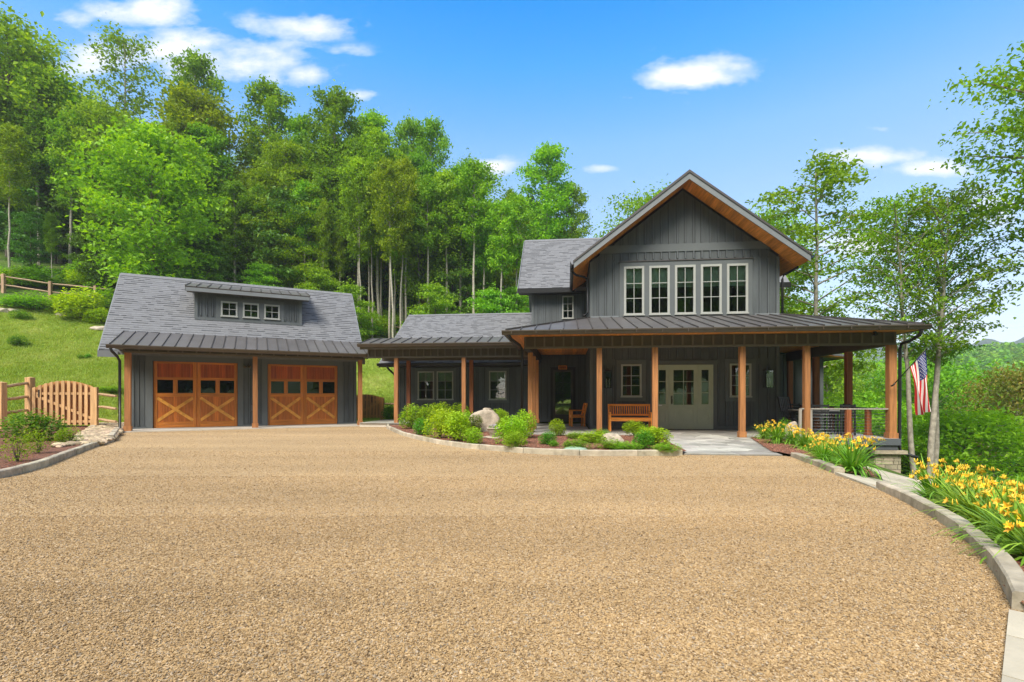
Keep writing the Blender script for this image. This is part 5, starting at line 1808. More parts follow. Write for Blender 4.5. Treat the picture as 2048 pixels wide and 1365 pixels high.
for j, (mat, nn) in enumerate((('leaf', 2600), ('leaf_b', 2000), ('leaf_d', 1000))):
    a = NR.uniform(.40, .92, nn); R_ = NR.uniform(95, 420, nn) ** 1.0
    x = np.sin(a) * R_; y = np.cos(a) * R_
    z = terrain(x, y)
    s = NR.uniform(2.6, 4.6, nn)
    gn_scatter('hillside_forest', np.stack([x, y, z + s * .55], 1), np.stack([s, s, s * NR.uniform(.9, 1.25, nn)], 1), np.stack([0 * s, 0 * s, NR.uniform(0, 6.3, nn)], 1), src_obj('far_crown', crown_blob(20 + j, mat=mat)))
# woodland on the slope left of and behind the camera (mirrored in the windows)
nn = 150
a = NR.uniform(math.pi * .62, math.pi * 1.38, nn); R_ = NR.uniform(26, 44, nn)
x = np.sin(a) * R_; y = np.cos(a) * R_
s = NR.uniform(3.0, 5.0, nn)
gn_scatter('woodland', np.stack([x, y, s * .9 + NR.uniform(0, 15, nn)], 1), np.stack([s, s, s * 1.4], 1), np.stack([0 * s, 0 * s, NR.uniform(0, 6.3, nn)], 1), src_obj('wood_crown', crown_blob(31, 700, 'leaf')))

# dense leaf litter level growth at the wood's edge
# ---------------------------------------------------------------- shrubs
def shrub_mesh(seed, n=1500, leaf=.06, mat='leaf_s', lobes=7, flat=1.0, spiky=.5):
    """unit shrub: about 1 wide, 1 tall"""
    rng = np.random.default_rng(seed)
    C = []
    for i in range(lobes):
        a = rng.uniform(0, 6.28); q = rng.uniform(.12, .30) if i else 0
        c = np.array([math.cos(a) * q, math.sin(a) * q, rng.uniform(.26, .60)])
        rr = rng.uniform(.26, .34) if i else .42
        d = rng.normal(size=(n // lobes, 3)); d /= np.linalg.norm(d, axis=1)[:, None]
        C.append(c + d * rr * rng.uniform(.75, 1.12, (n // lobes, 1)) * np.array([1, 1, 1.25]))
    C = np.concatenate(C)
    C = C[C[:, 2] > .03]
    V, Fq = leaves(C, leaf, rng, up=spiky, aspect=.45, droop=-.15)
    return np_mesh('foliage', V, Fq, M[mat])


def stems_mesh(seed, n=9, h=.55, sp=.22, r=.012):
    rr = random.Random(seed); m = MB()
    for i in range(n):
        a = i * 2.4; q = rr.uniform(.4, 1) * sp
        m.tube([(0.02 * math.cos(a), .02 * math.sin(a), -.02), (math.cos(a) * q * .5, math.sin(a) * q * .5, h * .5), (math.cos(a) * q, math.sin(a) * q, h)], [r, r * .8, r * .4], 5, cap=False)
    return m.mesh('stems', M['bark_dark'])


SM = {'a': [shrub_mesh(40 + i, 2600, .075, 'leaf_s') for i in range(2)], 'd': [shrub_mesh(50 + i, 2600, .075, 'leaf_sd') for i in range(2)],
      'g': [shrub_mesh(60, 2200, .07, 'leaf_y')], 'l': [shrub_mesh(70 + i, 2600, .085, 'leaf_s', 12) for i in range(2)], 'o': [shrub_mesh(75, 2200, .075, 'leaf_o')], 't': [shrub_mesh(77, 800, .07, 'leaf_y')], 'b': [shrub_mesh(76, 2200, .075, 'leaf_b')]}
ST = stems_mesh(3)


def shrub(px, base_py, wpx, hpx, kind, label, z=.075, depth=1.0, name='shrub', cat='shrub', Y=None):
    p = gp(px, base_py, z) if Y is None else at(px, Y, z)
    p.y += .0
    w = wpx / F * p.y; h = hpx / F * p.y
    t = thing(name, label, cat, (p.x, p.y + w * .3, z), RND.uniform(0, 6.28))
    w *= 1.25; h *= 1.12
    t.scale = (w, w * depth, h)
    inst('foliage', RND.choice(SM[kind]), t); inst('stems', ST, t)
    return t


ISL = [
    (850, 856, 40, 40, 'a', 'leafy shrub between the left tip shrub and the white-flecked one'),
    (898, 866, 44, 40, 'l', 'lime shrub filling the middle of the left group'),
    (930, 862, 36, 36, 'a', 'green shrub left of the boulder behind the largest lime one'),
    (1008, 872, 30, 30, 'a', 'shrub between the boulder and the big bushy one'),
    (821, 859, 40, 44, 'a', 'upright leafy shrub at the left tip of the island bed'),
    (843, 871, 36, 34, 'd', 'rounded darker shrub just inside the curved kerb, second from the left tip'),
    (878, 850, 46, 40, 'a', 'shrub with white-flecked tips at the back left of the island bed'),
    (915, 848, 46, 36, 'a', 'shrub at the back of the island bed, left of the boulder'),
    (878, 878, 48, 52, 'a', 'large bright shrub in front of the white-flecked one'),
    (912, 884, 54, 56, 'l', 'largest lime-green shrub in the left group of the island bed'),
    (946, 889, 38, 30, 'a', 'low rounded shrub at the kerb left of the stone planter'),
    (943, 866, 34, 34, 'o', 'shrub with orange-tinged leaves in front of the boulder'),
    (995, 852, 33, 30, 'a', 'bright shrub at the right side of the boulder'),
    (971, 856, 17, 15, 'd', 'small dark plant at the foot of the boulder'),
    (1020, 889, 50, 50, 'a', 'big bushy shrub right of the stone planter'),
    (1050, 877, 42, 50, 'a', 'tall leafy shrub beside the cedar posts'),
    (1033, 898, 40, 30, 'a', 'small dense round shrub at the kerb right of the planter'),
    (1114, 873, 30, 30, 'a', 'round shrub standing alone on mulch near the recess door'),
    (1097, 890, 32, 27, 'd', 'dense shrub in front of the lone round one'),
    (1106, 894, 18, 11, 'b', 'tiny light green plant beside the dense shrub'),
    (1160, 878, 40, 12, 'b', 'low green ground cover patch behind the bed, left of the front post'),
    (1160, 901, 54, 19, 'b', 'low spreading plant beside the green lid'),
    (1196, 886, 60, 20, 'l', 'ground cover spreading at the left of the angular rock'),
    (1217, 899, 50, 18, 'b', 'ground cover in front of the angular rock'),
    (1203, 875, 34, 14, 'b', 'small ground cover clump behind the angular rock'),
    (1271, 872, 38, 27, 'a', 'bright mounded shrub behind the angular rock'),
    (1287, 899, 38, 38, 'd', 'dark round shrub in the middle of the right mound'),
    (1317, 892, 50, 34, 'l', 'lime mounded shrub at the right end of the island bed'),
    (1256, 903, 56, 15, 'b', 'low ground cover along the kerb below the right mound'),
    (1342, 905, 50, 15, 'b', 'low ground cover at the right tip of the island bed'),
    (1300, 880, 40, 26, 'l', 'lime shrub behind the dark round one'),
]
for a_ in ISL: shrub(*a_)
shrub(131, 889, 38, 32, 'g', 'small round yellow-green shrub on bare stems beside the river stones')
shrub(52, 884, 84, 62, 'd', 'wide leafy azalea-like shrub in front of the rail fence', cat='shrub')
shrub(20, 925, 50, 60, 't', 'loose open shrub nearest the left edge', cat='shrub')
shrub(66, 908, 40, 50, 't', 'twiggy shrub with yellow-green tips in front of the wide leafy one')
shrub(776, 838, 30, 34, 'd', 'leafy shrub beside the right picket gate', Y=22.6)
shrub(1573, 872, 26, 28, 'b', 'small white-flowered bush behind the daylilies beside the porch post')
# plants on the lawn slope
def lawn_plant(px, py, w, h, kind, label, name='shrub', Y=None):
    # walk along the view ray until it meets the slope
    for yy in np.arange(17, 60, .1):
        X = (px - 1024) / F * yy; z = CAM_H + (HY - py) / F * yy
        if tz(X, yy) >= z: break
    t = thing(name, label, 'shrub', (X, yy, tz(X, yy) - .02), RND.uniform(0, 6))
    t.scale = (w / F * yy, w / F * yy, h / F * yy)
    inst('foliage', RND.choice(SM[kind]), t); inst('stems', ST, t)
    return t


for a_ in ((42, 640, 32, 20, 'd', 'small clipped shrub near the top of the lawn'), (70, 622, 90, 34, 'b', 'leafy bramble bush below the upper fence at left'), (130, 622, 80, 32, 'a', 'leafy bush in front of the second fence post'),
           (20, 614, 60, 22, 'b', 'bush at the left edge below the upper fence'),
           (165, 640, 90, 62, 'a', 'bright bush at the upper edge of the lawn beside the garage roof'), (195, 625, 70, 55, 'b', 'bush against the left edge of the garage roof'), (150, 618, 70, 28, 'd', 'darker bush behind the bright one beside the garage roof'),
           (205, 650, 50, 34, 'a', 'low bush above the rock beside the garage roof'),
           (160, 721, 11, 12, 'd', 'small dark tuft in the middle of the lawn'), (176, 720, 12, 11, 'd', 'second small dark tuft in the middle of the lawn'), (35, 695, 28, 24, 'd', 'spiky clump on the left part of the lawn'),
           (230, 786, 60, 12, 'b', 'low rough growth at the foot of the lawn beside the garage')):
    lawn_plant(*a_)
for i in range(34):
    px = tr.choice([tr.uniform(-40, 230), tr.uniform(700, 800), tr.uniform(730, 790)]); py = tr.uniform(562, 580) if px < 300 else tr.uniform(650, 676)
    lawn_plant(px, py, tr.uniform(40, 80), tr.uniform(20, 44), tr.choice('abbd'), 'leafy undergrowth bush along the edge of the wood', name='undergrowth_bush')['group'] = 'undergrowth along the edge of the wood'

# ---------------------------------------------------------------- daylilies
def lily_meshes(seed, n=165, h=.50, fl=17):
    rng = np.random.default_rng(seed)
    V, Fq = [], []
    o = 0
    for i in range(n):
        a = rng.uniform(0, 6.28); L = rng.uniform(.45, .85) * h / .62; lean = rng.uniform(.2, 1.15)
        w = rng.uniform(.009, .015)
        d = np.array([math.cos(a), math.sin(a), 0]); sdv = np.array([-d[1], d[0], 0])
        p = np.array([math.cos(a) * .05 * rng.random(), math.sin(a) * .05 * rng.random(), 0]) + sdv * rng.uniform(-.05, .05)
        k = 7; th = math.pi / 2 - lean * .35
        for j in range(k + 1):
            ww = w * (1 - (j / k) ** 2.2) + .0012
            V += [p - sdv * ww + np.array([0, 0, .004]), p + sdv * ww + np.array([0, 0, .004])]
            if j < k:
                Fq.append([o + 2 * j, o + 2 * j + 1, o + 2 * j + 3, o + 2 * j + 2])
            th -= lean * rng.uniform(.22, .5)
            p = p + (d * math.cos(th) + np.array([0, 0, 1]) * math.sin(th)) * L / k
        o = len(V)
    lm = np_mesh('leaves', np.array(V), np.array(Fq), M['lily'])
    st = MB(); fm = MB()
    r = random.Random(seed)
    for i in range(fl):
        a = r.uniform(0, 6.28); q = r.uniform(.05, .34)
        top = Vector((math.cos(a) * q, math.sin(a) * q, h * r.uniform(.60, 1.08)))
        st.tube([(0, 0, 0), (top.x * .35, top.y * .35, top.z * .6), top], [.005, .004, .003], 4, cap=False)
        for b_ in range(r.choice((1, 1, 2))):
            c = top + Vector((r.uniform(-.04, .04), r.uniform(-.04, .04), r.uniform(-.01, .02)))
            ax = Vector((math.cos(a) + r.uniform(-.5, .5), math.sin(a) + r.uniform(-.8, .3), r.uniform(.3, 1.0))).normalized()
            u = ax.cross(Vector((0, 0, 1))).normalized(); v = ax.cross(u)
            pl = r.uniform(.026, .038)
            for k in range(6):
                t = k * math.pi / 3; dd = u * math.cos(t) + v * math.sin(t); ss = ax.cross(dd)
                wd = .012 if k % 2 else .008
                q0 = c; q1 = c + ax * pl * .6 + dd * pl * .38; q2 = c + ax * pl * .75 + dd * pl * 1.0
                fm.add([q0, q1 - ss * wd, q2, q1 + ss * wd], [(0, 1, 2, 3)])
        for b_ in range(2):
            c = top + Vector((r.uniform(-.03, .03), r.uniform(-.03, .03), .0))
            fm.tube([c, c + Vector((r.uniform(-.01, .01), r.uniform(-.01, .01), .045))], [.007, .003], 4)
    return lm, st.mesh('stalks', M['lily']), fm.mesh('flowers', M['petal'])


LM = [lily_meshes(80 + i) for i in range(4)]
LPOS = [(1535, 882, .95, 'daylily clump at the porch end of the first flower bed'), (1560, 892, .95, 'second daylily clump from the porch post in the first bed'), (1590, 893, .95, 'third daylily clump from the porch post, in front of the railing end'),
        (1618, 902, .95, 'yellow daylily clump behind the upper end of the timber kerb'), (1648, 910, .9, 'daylily clump with few flowers in the middle of the first bed'), (1672, 918, 1.0, 'daylily clump in front of the deck middle post'), (1690, 925, 1.0, 'full daylily clump left of the last one in the first bed'),
        (1716, 944, 1.15, 'biggest daylily clump at the path end of the first bed'), (1578, 878, .85, 'daylily clump at the back of the first bed near the deck'), (1630, 888, .85, 'daylily clump at the back of the first bed under the railing'),
        (1655, 930, .8, 'low daylily clump at the kerb in the middle of the first bed')]
for (px, py, s, lab) in LPOS:
    p = gp(px, py, .0); z = tz(p.x, p.y) + .06
    t = thing('daylily', lab, 'daylily', (p.x, p.y + .12, z), RND.uniform(0, 6.28)); t.scale = (s,) * 3
    for nm, me in zip(('leaves', 'stalks', 'flowers'), LM[RND.randrange(4)]): inst(nm, me, t)
LP2 = [(5.12, 6.05, 'daylily clump nearest the stone path in the second bed'), (5.75, 6.5, 'daylily clump behind the first one at the path'), (4.78, 5.3, 'second daylily clump along the kerb of the second bed'),
       (5.5, 5.75, 'daylily clump at the back of the second bed below the grey trunks'), (4.4, 4.65, 'third daylily clump along the kerb of the second bed'), (4.95, 4.9, 'tall-flowered daylily clump behind the third one'),
       (4.02, 4.0, 'fourth daylily clump along the kerb, drooping over it'), (4.5, 4.2, 'daylily clump with large yellow flowers near the right edge'), (3.72, 3.5, 'dark drooping daylily clump right of the kerb bend'),
       (5.35, 5.15, 'daylily clump behind the tall-flowered one at the right edge'), (6.3, 6.8, 'daylily clump at the outer edge of the second bed'), (6.0, 6.1, 'daylily clump behind, above the valley trees'),
       (2.95, 1.95, 'daylily leaves reaching in from the lower right corner')]
for (x, y, lab) in LP2:
    s = RND.uniform(.92, 1.08) if y > 2.5 else .8
    t = thing('daylily', lab, 'daylily', (x + .05, y + .05, tz(x, y) + .05), RND.uniform(0, 6.28)); t.scale = (s,) * 3
    for nm, me in zip(('leaves', 'stalks', 'flowers'), LM[RND.randrange(4)]):
        if y < 2.5 and nm != 'leaves': continue
        inst(nm, me, t)

# ---------------------------------------------------------------- lawn grass
def tuft_mesh(seed, n=7):
    r = random.Random(seed); m = MB()
    for i in range(n):
        a = r.uniform(0, 6.28); h = r.uniform(.6, 1.1); l = r.uniform(.1, .6)
        d = Vector((math.cos(a), math.sin(a), 0)); s = Vector((-d.y, d.x, 0)) * .07; p = Vector((r.uniform(-.4, .4), r.uniform(-.4, .4), 0))
        m.add([p - s, p + s, p + d * l * .5 + s * .7 + Vector((0, 0, h * .6)), p + d * l * .5 - s * .7 + Vector((0, 0, h * .6)), p + d * l + Vector((0, 0, h))], [(0, 1, 2, 3), (3, 2, 4)])
    return m.mesh('tuft', M['grass'])


k = 150000
px = np.where(NR.random(k) < .78, NR.uniform(-40, 260, k), NR.uniform(700, 800, k))
yy = NR.uniform(17.5, 40, k)
x = (px - 1024) / F * yy
t_ = tval(x, yy)
q = (t_ > 5.3) & (t_ < 18.5)
x, yy = x[q], yy[q]; k = len(x)
s = NR.uniform(.06, .15, k)
gn_scatter('lawn_grass', np.stack([x, yy, terrain(x, yy) - .01], 1), s, np.stack([0 * s, 0 * s, NR.uniform(0, 6.3, k)], 1), src_obj('tuft', tuft_mesh(2)))
print('tufts', k)

# ---------------------------------------------------------------- rocks
def boulder(name, label, loc, sx, sy, sz_, seed, rz=0, cuts=5):
    import bmesh
    bm = bmesh.new(); bmesh.ops.create_icosphere(bm, subdivisions=4, radius=1)
    r = random.Random(seed)
    planes = [(Vector((r.gauss(0, 1), r.gauss(0, 1), r.gauss(0, .8))).normalized(), r.uniform(.62, .92)) for _ in range(cuts + 6)]
    from mathutils import noise
    for v in bm.verts:
        for nn_, d in planes:
            k = v.co.dot(nn_)
            if k > d: v.co -= nn_ * (k - d) * .85
        v.co *= 1 + .10 * noise.noise(v.co * 1.6 + Vector((seed, 0, 0))) + .035 * noise.noise(v.co * 5 + Vector((seed, 3, 0)))
    me = bpy.data.meshes.new(name); bm.to_mesh(me); bm.free()
    for p in me.polygons: p.use_smooth = True
    me.materials.append(M['rock'])
    o = inst(name, me, None, loc, (0, 0, rz), (sx, sy, sz_))
    return tag(o, label, 'rock')


b = at(969, 16.2, .06)
boulder('boulder', 'large pale rounded boulder in the island bed', (b.x, b.y, .28), .56, .45, .52, 3, .3)
boulder('flat_stone', 'small flat stone lying on top of the large boulder', (b.x + .08, b.y, .795), .14, .11, .035, 8)
b = gp(1226, 888, .075)
boulder('rock', 'angular ridge-shaped rock among the ground cover', (b.x + .02, b.y + .2, .09), .36, .2, .22, 12, -.25, 9)
b = gp(984, 877, .075)
boulder('flat_rock', 'flat stone slab under the planter', (b.x, b.y + .1, .09), .30, .22, .045, 14)
for (px, py, w, h, lab) in ((4, 625, .4, .22, 'pale rock at the left edge of the upper lawn'), (25, 623, .4, .16, 'flat grey rock beside the pale one on the upper lawn'), (124, 633, .4, .22, 'reddish rounded rock near the top of the lawn'), (202, 660, .5, .22, 'flat layered rock against the garage roof edge')):
    for yy_ in np.arange(17, 60, .1):
        X = (px - 1024) / F * yy_; z = CAM_H + (HY - py) / F * yy_
        if tz(X, yy_) >= z: break
    boulder('rock', lab, (X, yy_, z + .02), w, w * .7, h, px + 2, .4)
b = gp(187, 857, .07)
boulder('rock', 'small pale stone at the foot of the left gate post', (b.x, b.y, .1), .13, .1, .09, 77)
b = gp(1598, 885, .0)
boulder('rock', 'upright tan rock beside the railing end among the daylilies', (b.x, b.y + .3, .2), .20, .15, .33, 33)
boulder('stone_step', 'long pale stone step between the pier and the path', (8.25, 9.95, tz(8.25, 9.95) + .05), .62, .28, .10, 51, .0)
boulder('rock', 'pale flat rock behind the daylilies at the right edge', (6.3, 5.6, tz(6.3, 5.6) + .2), .45, .3, .18, 52, .5)

# planter with flowers
b = gp(987, 874, .12)
pl_ = thing('planter', 'round stone planter bowl with white and blue flowers', 'planter', (b.x, b.y + .12, .12))
MB().lathe([(0, 0), (.09, 0), (.095, .03), (.11, .06), (.16, .16), (.175, .20), (.185, .205), (.185, .24), (.165, .24), (.15, .19), (0, .18)], n=20).build('bowl', M['rock'], pl_)
fm = MB(); fb = MB(); r_ = random.Random(2)
for i in range(26):
    a = r_.uniform(0, 6.28); q = r_.uniform(0, .12); c = Vector((math.cos(a) * q, math.sin(a) * q, r_.uniform(.25, .33)))
    tgt = fm if r_.random() < .6 else fb
    for k in range(5):
        t = k * 1.2566; d = Vector((math.cos(t), math.sin(t), .25)); s2 = Vector((-math.sin(t), math.cos(t), 0)) * .012
        tgt.add([c, c + d * .018 + s2, c + d * .03, c + d * .018 - s2], [(0, 1, 2, 3)])
fm.build('white_flowers', M['whitepetal'], pl_); fb.build('blue_flowers', M['bluepetal'], pl_)
lv = shrub_mesh(90, 260, .16, 'leaf_sd'); lo = inst('leaves', lv, pl_, (0, 0, .18)); lo.scale = (.3, .3, .12)
b = gp(1151, 901, .08)
tag(MB().lathe([(.26, 0), (.26, .02), (.22, .05), (.10, .075), (0, .08)], n=24).build('valve_cover', mat_var('pale_green_plastic', (.30, .42, .32), var=.05), None, (b.x, b.y + .05, .075)), 'pale green round utility cover in the mulch by the kerb', 'utility cover')

# ---------------------------------------------------------------- furniture
def slat_bench(loc, rz, label, W=1.42, name='bench', cat='bench', back_h=.90, n=17, armw=True):
    t = thing(name, label, cat, loc, rz)
    w = W / 2
    for x_ in (-w, w - .06):
        MB().box(x_, x_ + .06, -.28, -.22, 0, .60 if armw else .44).build('leg', M['bench_z'], t)
        MB().prism([(x_, .20, 0), (x_, .26, 0), (x_, .26, .44), (x_, .36, back_h), (x_, .30, back_h), (x_, .20, .44)], (.06, 0, 0)).build('leg', M['bench_z'], t)
        MB().box(x_ - .005, x_ + .065, -.31, .28, .60, .63).build('armrest', M['bench'], t)
        MB().box(x_ + .01, x_ + .05, -.22, .22, .34, .40).build('side_rail', M['bench'], t)
    for i in range(6):
        y_ = -.27 + i * .085
        MB().box(-w + .001, w - .001, y_, y_ + .07, .42, .445).build('seat_slat', M['bench'], t)
    MB().box(-w + .06, w - .06, -.272, -.235, .335, .418).build('apron', M['bench'], t)
    tl = (.46) / .46
    def by(z): return .22 + (z - .44) * .10 / .46
    MB().box(-w + .06, w - .06, by(back_h) + .03, by(back_h) + .075, back_h - .075, back_h - .002).build('top_rail', M['bench'], t)
    MB().box(-w + .06, w - .06, by(.5) + .02, by(.5) + .06, .50, .56).build('lower_rail', M['bench'], t)
    for i in range(n):
        x_ = -w + .09 + (W - .18 - .035) * i / (n - 1)
        MB().prism([(x_, by(.56) + .03, .555), (x_ + .035, by(.56) + .03, .555), (x_ + .035, by(.56) + .045, .555), (x_, by(.56) + .045, .555)], (0, by(back_h) - by(.56) + .005, back_h - .075 - .56)).build('back_slat', M['bench_z'], t)
    return t


slat_bench(hw(1.30, -.86, .034), HA, 'slatted orange-brown wooden bench on the porch below the left window', 1.42)
slat_bench(hw(-.42, 1.55, .034), HA - math.radians(82), 'small slatted wooden armchair in the porch recess facing the side door', .60, 'armchair', 'chair', n=7)


def rocker(loc, rz, label):
    t = thing('rocking_chair', label, 'rocking chair', loc, rz)
    for s in (-1, 1):
        x_ = s * .27
        MB().tube([(x_, -.45, .10), (x_, -.25, .04), (x_, 0, .02), (x_, .25, .04), (x_, .48, .12)], .018, 6).build('rocker', M['blackwood'], t)
        MB().tube([(x_, -.24, .04), (x_, -.24, .66)], .022, 6).build('leg', M['blackwood'], t)
        MB().tube([(x_ * .95, .2, .05), (x_ * .95, .24, .5), (x_ * .9, .42, 1.12)], .022, 6).build('back_post', M['blackwood'], t)
        MB().box(x_ - .05, x_ + .05, -.30, .27, .66, .685).build('armrest', M['blackwood'], t)
    for i in range(7): MB().box(-.26, .26, -.26 + i * .07, -.20 + i * .07, .40, .42).build('seat_slat', M['blackwood'], t)
    for i in range(6):
        x_ = -.20 + i * .075
        MB().beam((x_, .27, .45), (x_, .40, 1.08), .045, .015).build('back_slat', M['blackwood'], t)
    MB().beam((-.26, .42, 1.10), (.26, .42, 1.10), .04, .08).build('top_rail', M['blackwood'], t)
    return t


rocker(hw(6.55, -.9, .045), HA + math.radians(28), 'black wooden rocking chair at the left end of the deck')


def chair_black(loc, rz, label):
    t = thing('dining_chair', label, 'chair', loc, rz, None)
    for sx in (-1, 1):
        MB().box(sx * .21 - .02, sx * .21 + .02, -.22, -.18, 0, .62).build('leg', M['blackwood'], t)
        MB().box(sx * .21 - .02, sx * .21 + .02, .20, .24, 0, .92).build('leg', M['blackwood'], t)
        MB().box(sx * .21 - .03, sx * .21 + .03, -.24, .22, .62, .645).build('armrest', M['blackwood'], t)
    for i in range(5): MB().box(-.22, .22, -.22 + i * .085, -.15 + i * .085, .42, .44).build('seat_slat', M['blackwood'], t)
    for z_ in (.52, .62, .72, .84): MB().box(-.19, .19, .205, .235, z_, z_ + .06).build('back_slat', M['blackwood'], t)
    return t


chair_black(hw(6.72, -2.1, .045), HA + 2.9, 'black outdoor dining chair at the left near side of the deck table')
chair_black(hw(7.38, -2.15, .045), HA + 3.3, 'black outdoor dining chair at the right near side of the deck table')
chair_black(hw(6.85, -.35, .045), HA + .1, 'black outdoor dining chair at the far side of the deck table')
chair_black(hw(7.75, -1.2, .045), HA + math.radians(-95), 'black outdoor dining chair at the right end of the deck table')
tb_ = thing('dining_table', 'dark outdoor dining table with pale top on the deck', 'table', hw(7.0, -1.25, .045), HA)
MB().box(-.62, .55, -.45, .45, .70, .73).build('tabletop', M['deck'], tb_)
for sx in (-.55, .48):
    for sy in (-.40, .36): MB().box(sx, sx + .05, sy, sy + .05, 0, .70).build('leg', M['blackwood'], tb_)
MB().box(-.5, .48, -.39, -.36, .62, .70).build('apron', M['blackwood'], tb_)

# wall lanterns
def lantern(x, label):
    t = thing('wall_lantern', label, 'lantern', hw(x, -.045, 1.48), HA)
    MB().box(-.05, .05, -.015, .0, .1, .5).build('backplate', M['black'], t)
    MB().prism([(-.13, -.26, .60), (.13, -.26, .60), (.13, -.02, .60), (-.13, -.02, .60)], (0, 0, .025)).build('cap', M['black'], t)
    MB().prism([(-.13, -.26, 0), (.13, -.26, 0), (.13, -.02, 0), (-.13, -.02, 0)], (0, 0, .02)).build('base', M['black'], t)
    for sx in (-.125, .11):
        for sy in (-.255, -.035): MB().box(sx, sx + .015, sy, sy + .015, .02, .60).build('corner_bar', M['black'], t)
    MB().box(-.108, .108, -.252, -.248, .02, .598).build('pane', M['glass'], t)
    for sx in (-.045, .045): MB().tube([(sx, -.14, .02), (sx, -.14, .34)], .012, 6).build('candle', M['whitepetal'], t)
    MB().tube([(0, -.14, .62), (0, -.14, .69), (0, -.02, .66)], .01, 5).build('hook', M['black'], t)


lantern(.62, 'black wall lantern with two candles left of the bench window')
lantern(6.02, 'black wall lantern with two candles at the right end of the front wall')
# small sign over the side door
sg = thing('door_sign', 'small orange-edged wooden sign above the glass side door', 'sign', hw(-1.0, 3.40, 2.36), HA)
MB().box(-.17, .17, -.02, 0, 0, .14).build('board', M['cedar_dark'], sg)
for (a, b, c, d) in ((-.18, .18, -.01, .015), (-.18, .18, .125, .15)): MB().box(a, b, -.03, -.021, c, d).build('rim', M['soffit'], sg)
for (a, b) in ((-.18, -.155), (.155, .18)): MB().box(a, b, -.03, -.021, .016, .124).build('rim', M['soffit'], sg)
# cameras / flood lights
t = thing('security_camera', 'small black security camera under the porch eave near the right corner', 'camera', hw(7.55, -3.42, 2.90), HA)
MB().box(-.03, .03, -.03, .03, .03, .07).build('mount', M['black'], t); MB().tube([(0, .04, 0), (0, -.08, -.01)], .04, 10).build('camera_body', M['black'], t)
t = thing('flood_light', 'dark twin flood light on the garage wall between the doors', 'light', gw(3.52, 1.20, 2.36), GA)
MB().box(-.05, .05, -.03, .03, -.05, .05).build('mount', M['gutter'], t)
for s in (-1, 1): MB().tube([(s * .03, -.03, 0), (s * .10, -.13, -.03)], [.03, .055], 10).build('lamp_head', M['gutter'], t)
# pale lampshades inside the upstairs room
for (x_, lab) in ((3.12, 'pale rounded lampshade seen low in the middle upstairs window, left one'), (3.42, 'pale rounded lampshade seen low in the middle upstairs window, right one')):
    t = thing('table_lamp', lab, 'lamp', hw(x_, .75, 3.98), HA)
    MB().lathe([(.02, -.3), (.10, -.28), (.03, -.2), (.02, .1)], n=10).build('lamp_foot', M['black'], t)
    MB().lathe([(.16, .10), (.16, .16), (.12, .26), (.05, .30), (0, .305)], n=16).build('lamp_shade', M['shade'], t)
    MB().box(-.25, .25, -.2, .2, -.58, -.301).build('lamp_table', M['cedar_dark'], t)

# ---------------------------------------------------------------- flag
flag_p0 = at(1786, 13.62, py=771)
tip = at(1853, 13.0, py=698)
fg = thing('flag', 'american flag hanging from an angled black pole on the porch corner post', 'flag', flag_p0)
tl_ = tip - flag_p0
MB().tube([(0, 0, 0), tl_], .013, 8).build('pole', M['black'], fg)
MB().lathe([(0, -.03), (.022, -.015), (.022, .015), (0, .03)], c=tuple(tl_), n=8).build('finial', M['black'], fg)
MB().tube([(-.01, .05, -.02), (0, 0, 0), tl_ * .06], .022, 8).build('bracket', M['black'], fg)
m_red = mat_var('flag_red', (.55, .025, .03), var=.05, rough=.8); m_wh = mat_var('flag_white', (.78, .77, .74), var=.03, rough=.8); m_bl = mat_var('flag_blue', (.035, .045, .19), var=.05, rough=.8)
NS, NL = 39, 60
A_top = tl_ * .97
A_bot = tl_ * .50
vs = []
def flag_pt(h, l):
    """h 0..1 from canton edge (pole tip) down the hoist, l 0..1 along the fly (hangs down)"""
    p = A_top.lerp(A_bot, h)
    Ld = 1.42
    fall = Vector((-.02 + .05 * l, .0, -1))
    # gathers: the lower hoist corner swings inward as the cloth hangs
    sw = Vector((0.36 * l ** 1.7 * h * .42 + .03 * math.sin(l * 5) + .13 * l, .0, -.42 * l * (1 - h) ))
    wave = Vector((.02 * math.sin(h * 13 + l * 2.4) * l ** .5, .085 * math.sin(h * 11 + l * 3.2) * (.25 + l), 0))
    return p + Vector((0, 0, -1)) * (Ld * l * (1.12 - .22 * h)) * 1 + Vector((sw.x, 0, 0)) + wave
for i in range(NS + 1):
    for j in range(NL + 1):
        vs.append(flag_pt(i / NS, j / NL))
fm_ = MB(); 
cols_ = {0: [], 1: [], 2: []}
for i in range(NS):
    for j in range(NL):
        st = i // 3
        c = 2 if (st < 7 and j < NL * .4) else (0 if st % 2 == 0 else 1)
        a = i * (NL + 1) + j
        fm_.f.append([a, a + 1, a + NL + 2, a + NL + 1]); fm_.m.append(c); fm_.sm.append(True)
fm_.v = [tuple(v) for v in vs]
cloth = fm_.build('flag_cloth', [m_red, m_wh, m_bl], fg)
for side in (-1, 1):
    sm_ = MB()
    for r in range(9):
        for c in range(11):
            if (r + c) % 2: continue
            h = (7 / 13) * (r + 1) / 10; l = .4 * (c + 1) / 12
            o = flag_pt(h, l); du = (flag_pt(h + .01, l) - o) / .01; dv = (flag_pt(h, l + .01) - o) / .01
            n_ = du.cross(dv).normalized() * .004 * side
            pts = []
            for k in range(10):
                a = k * math.pi / 5; rr = .021 if k % 2 == 0 else .0085
                pts.append(o + n_ + du.normalized() * math.sin(a) * rr + dv.normalized() * -math.cos(a) * rr)
            sm_.add(pts, [tuple(range(10))])
    sm_.build('stars', m_wh, cloth)

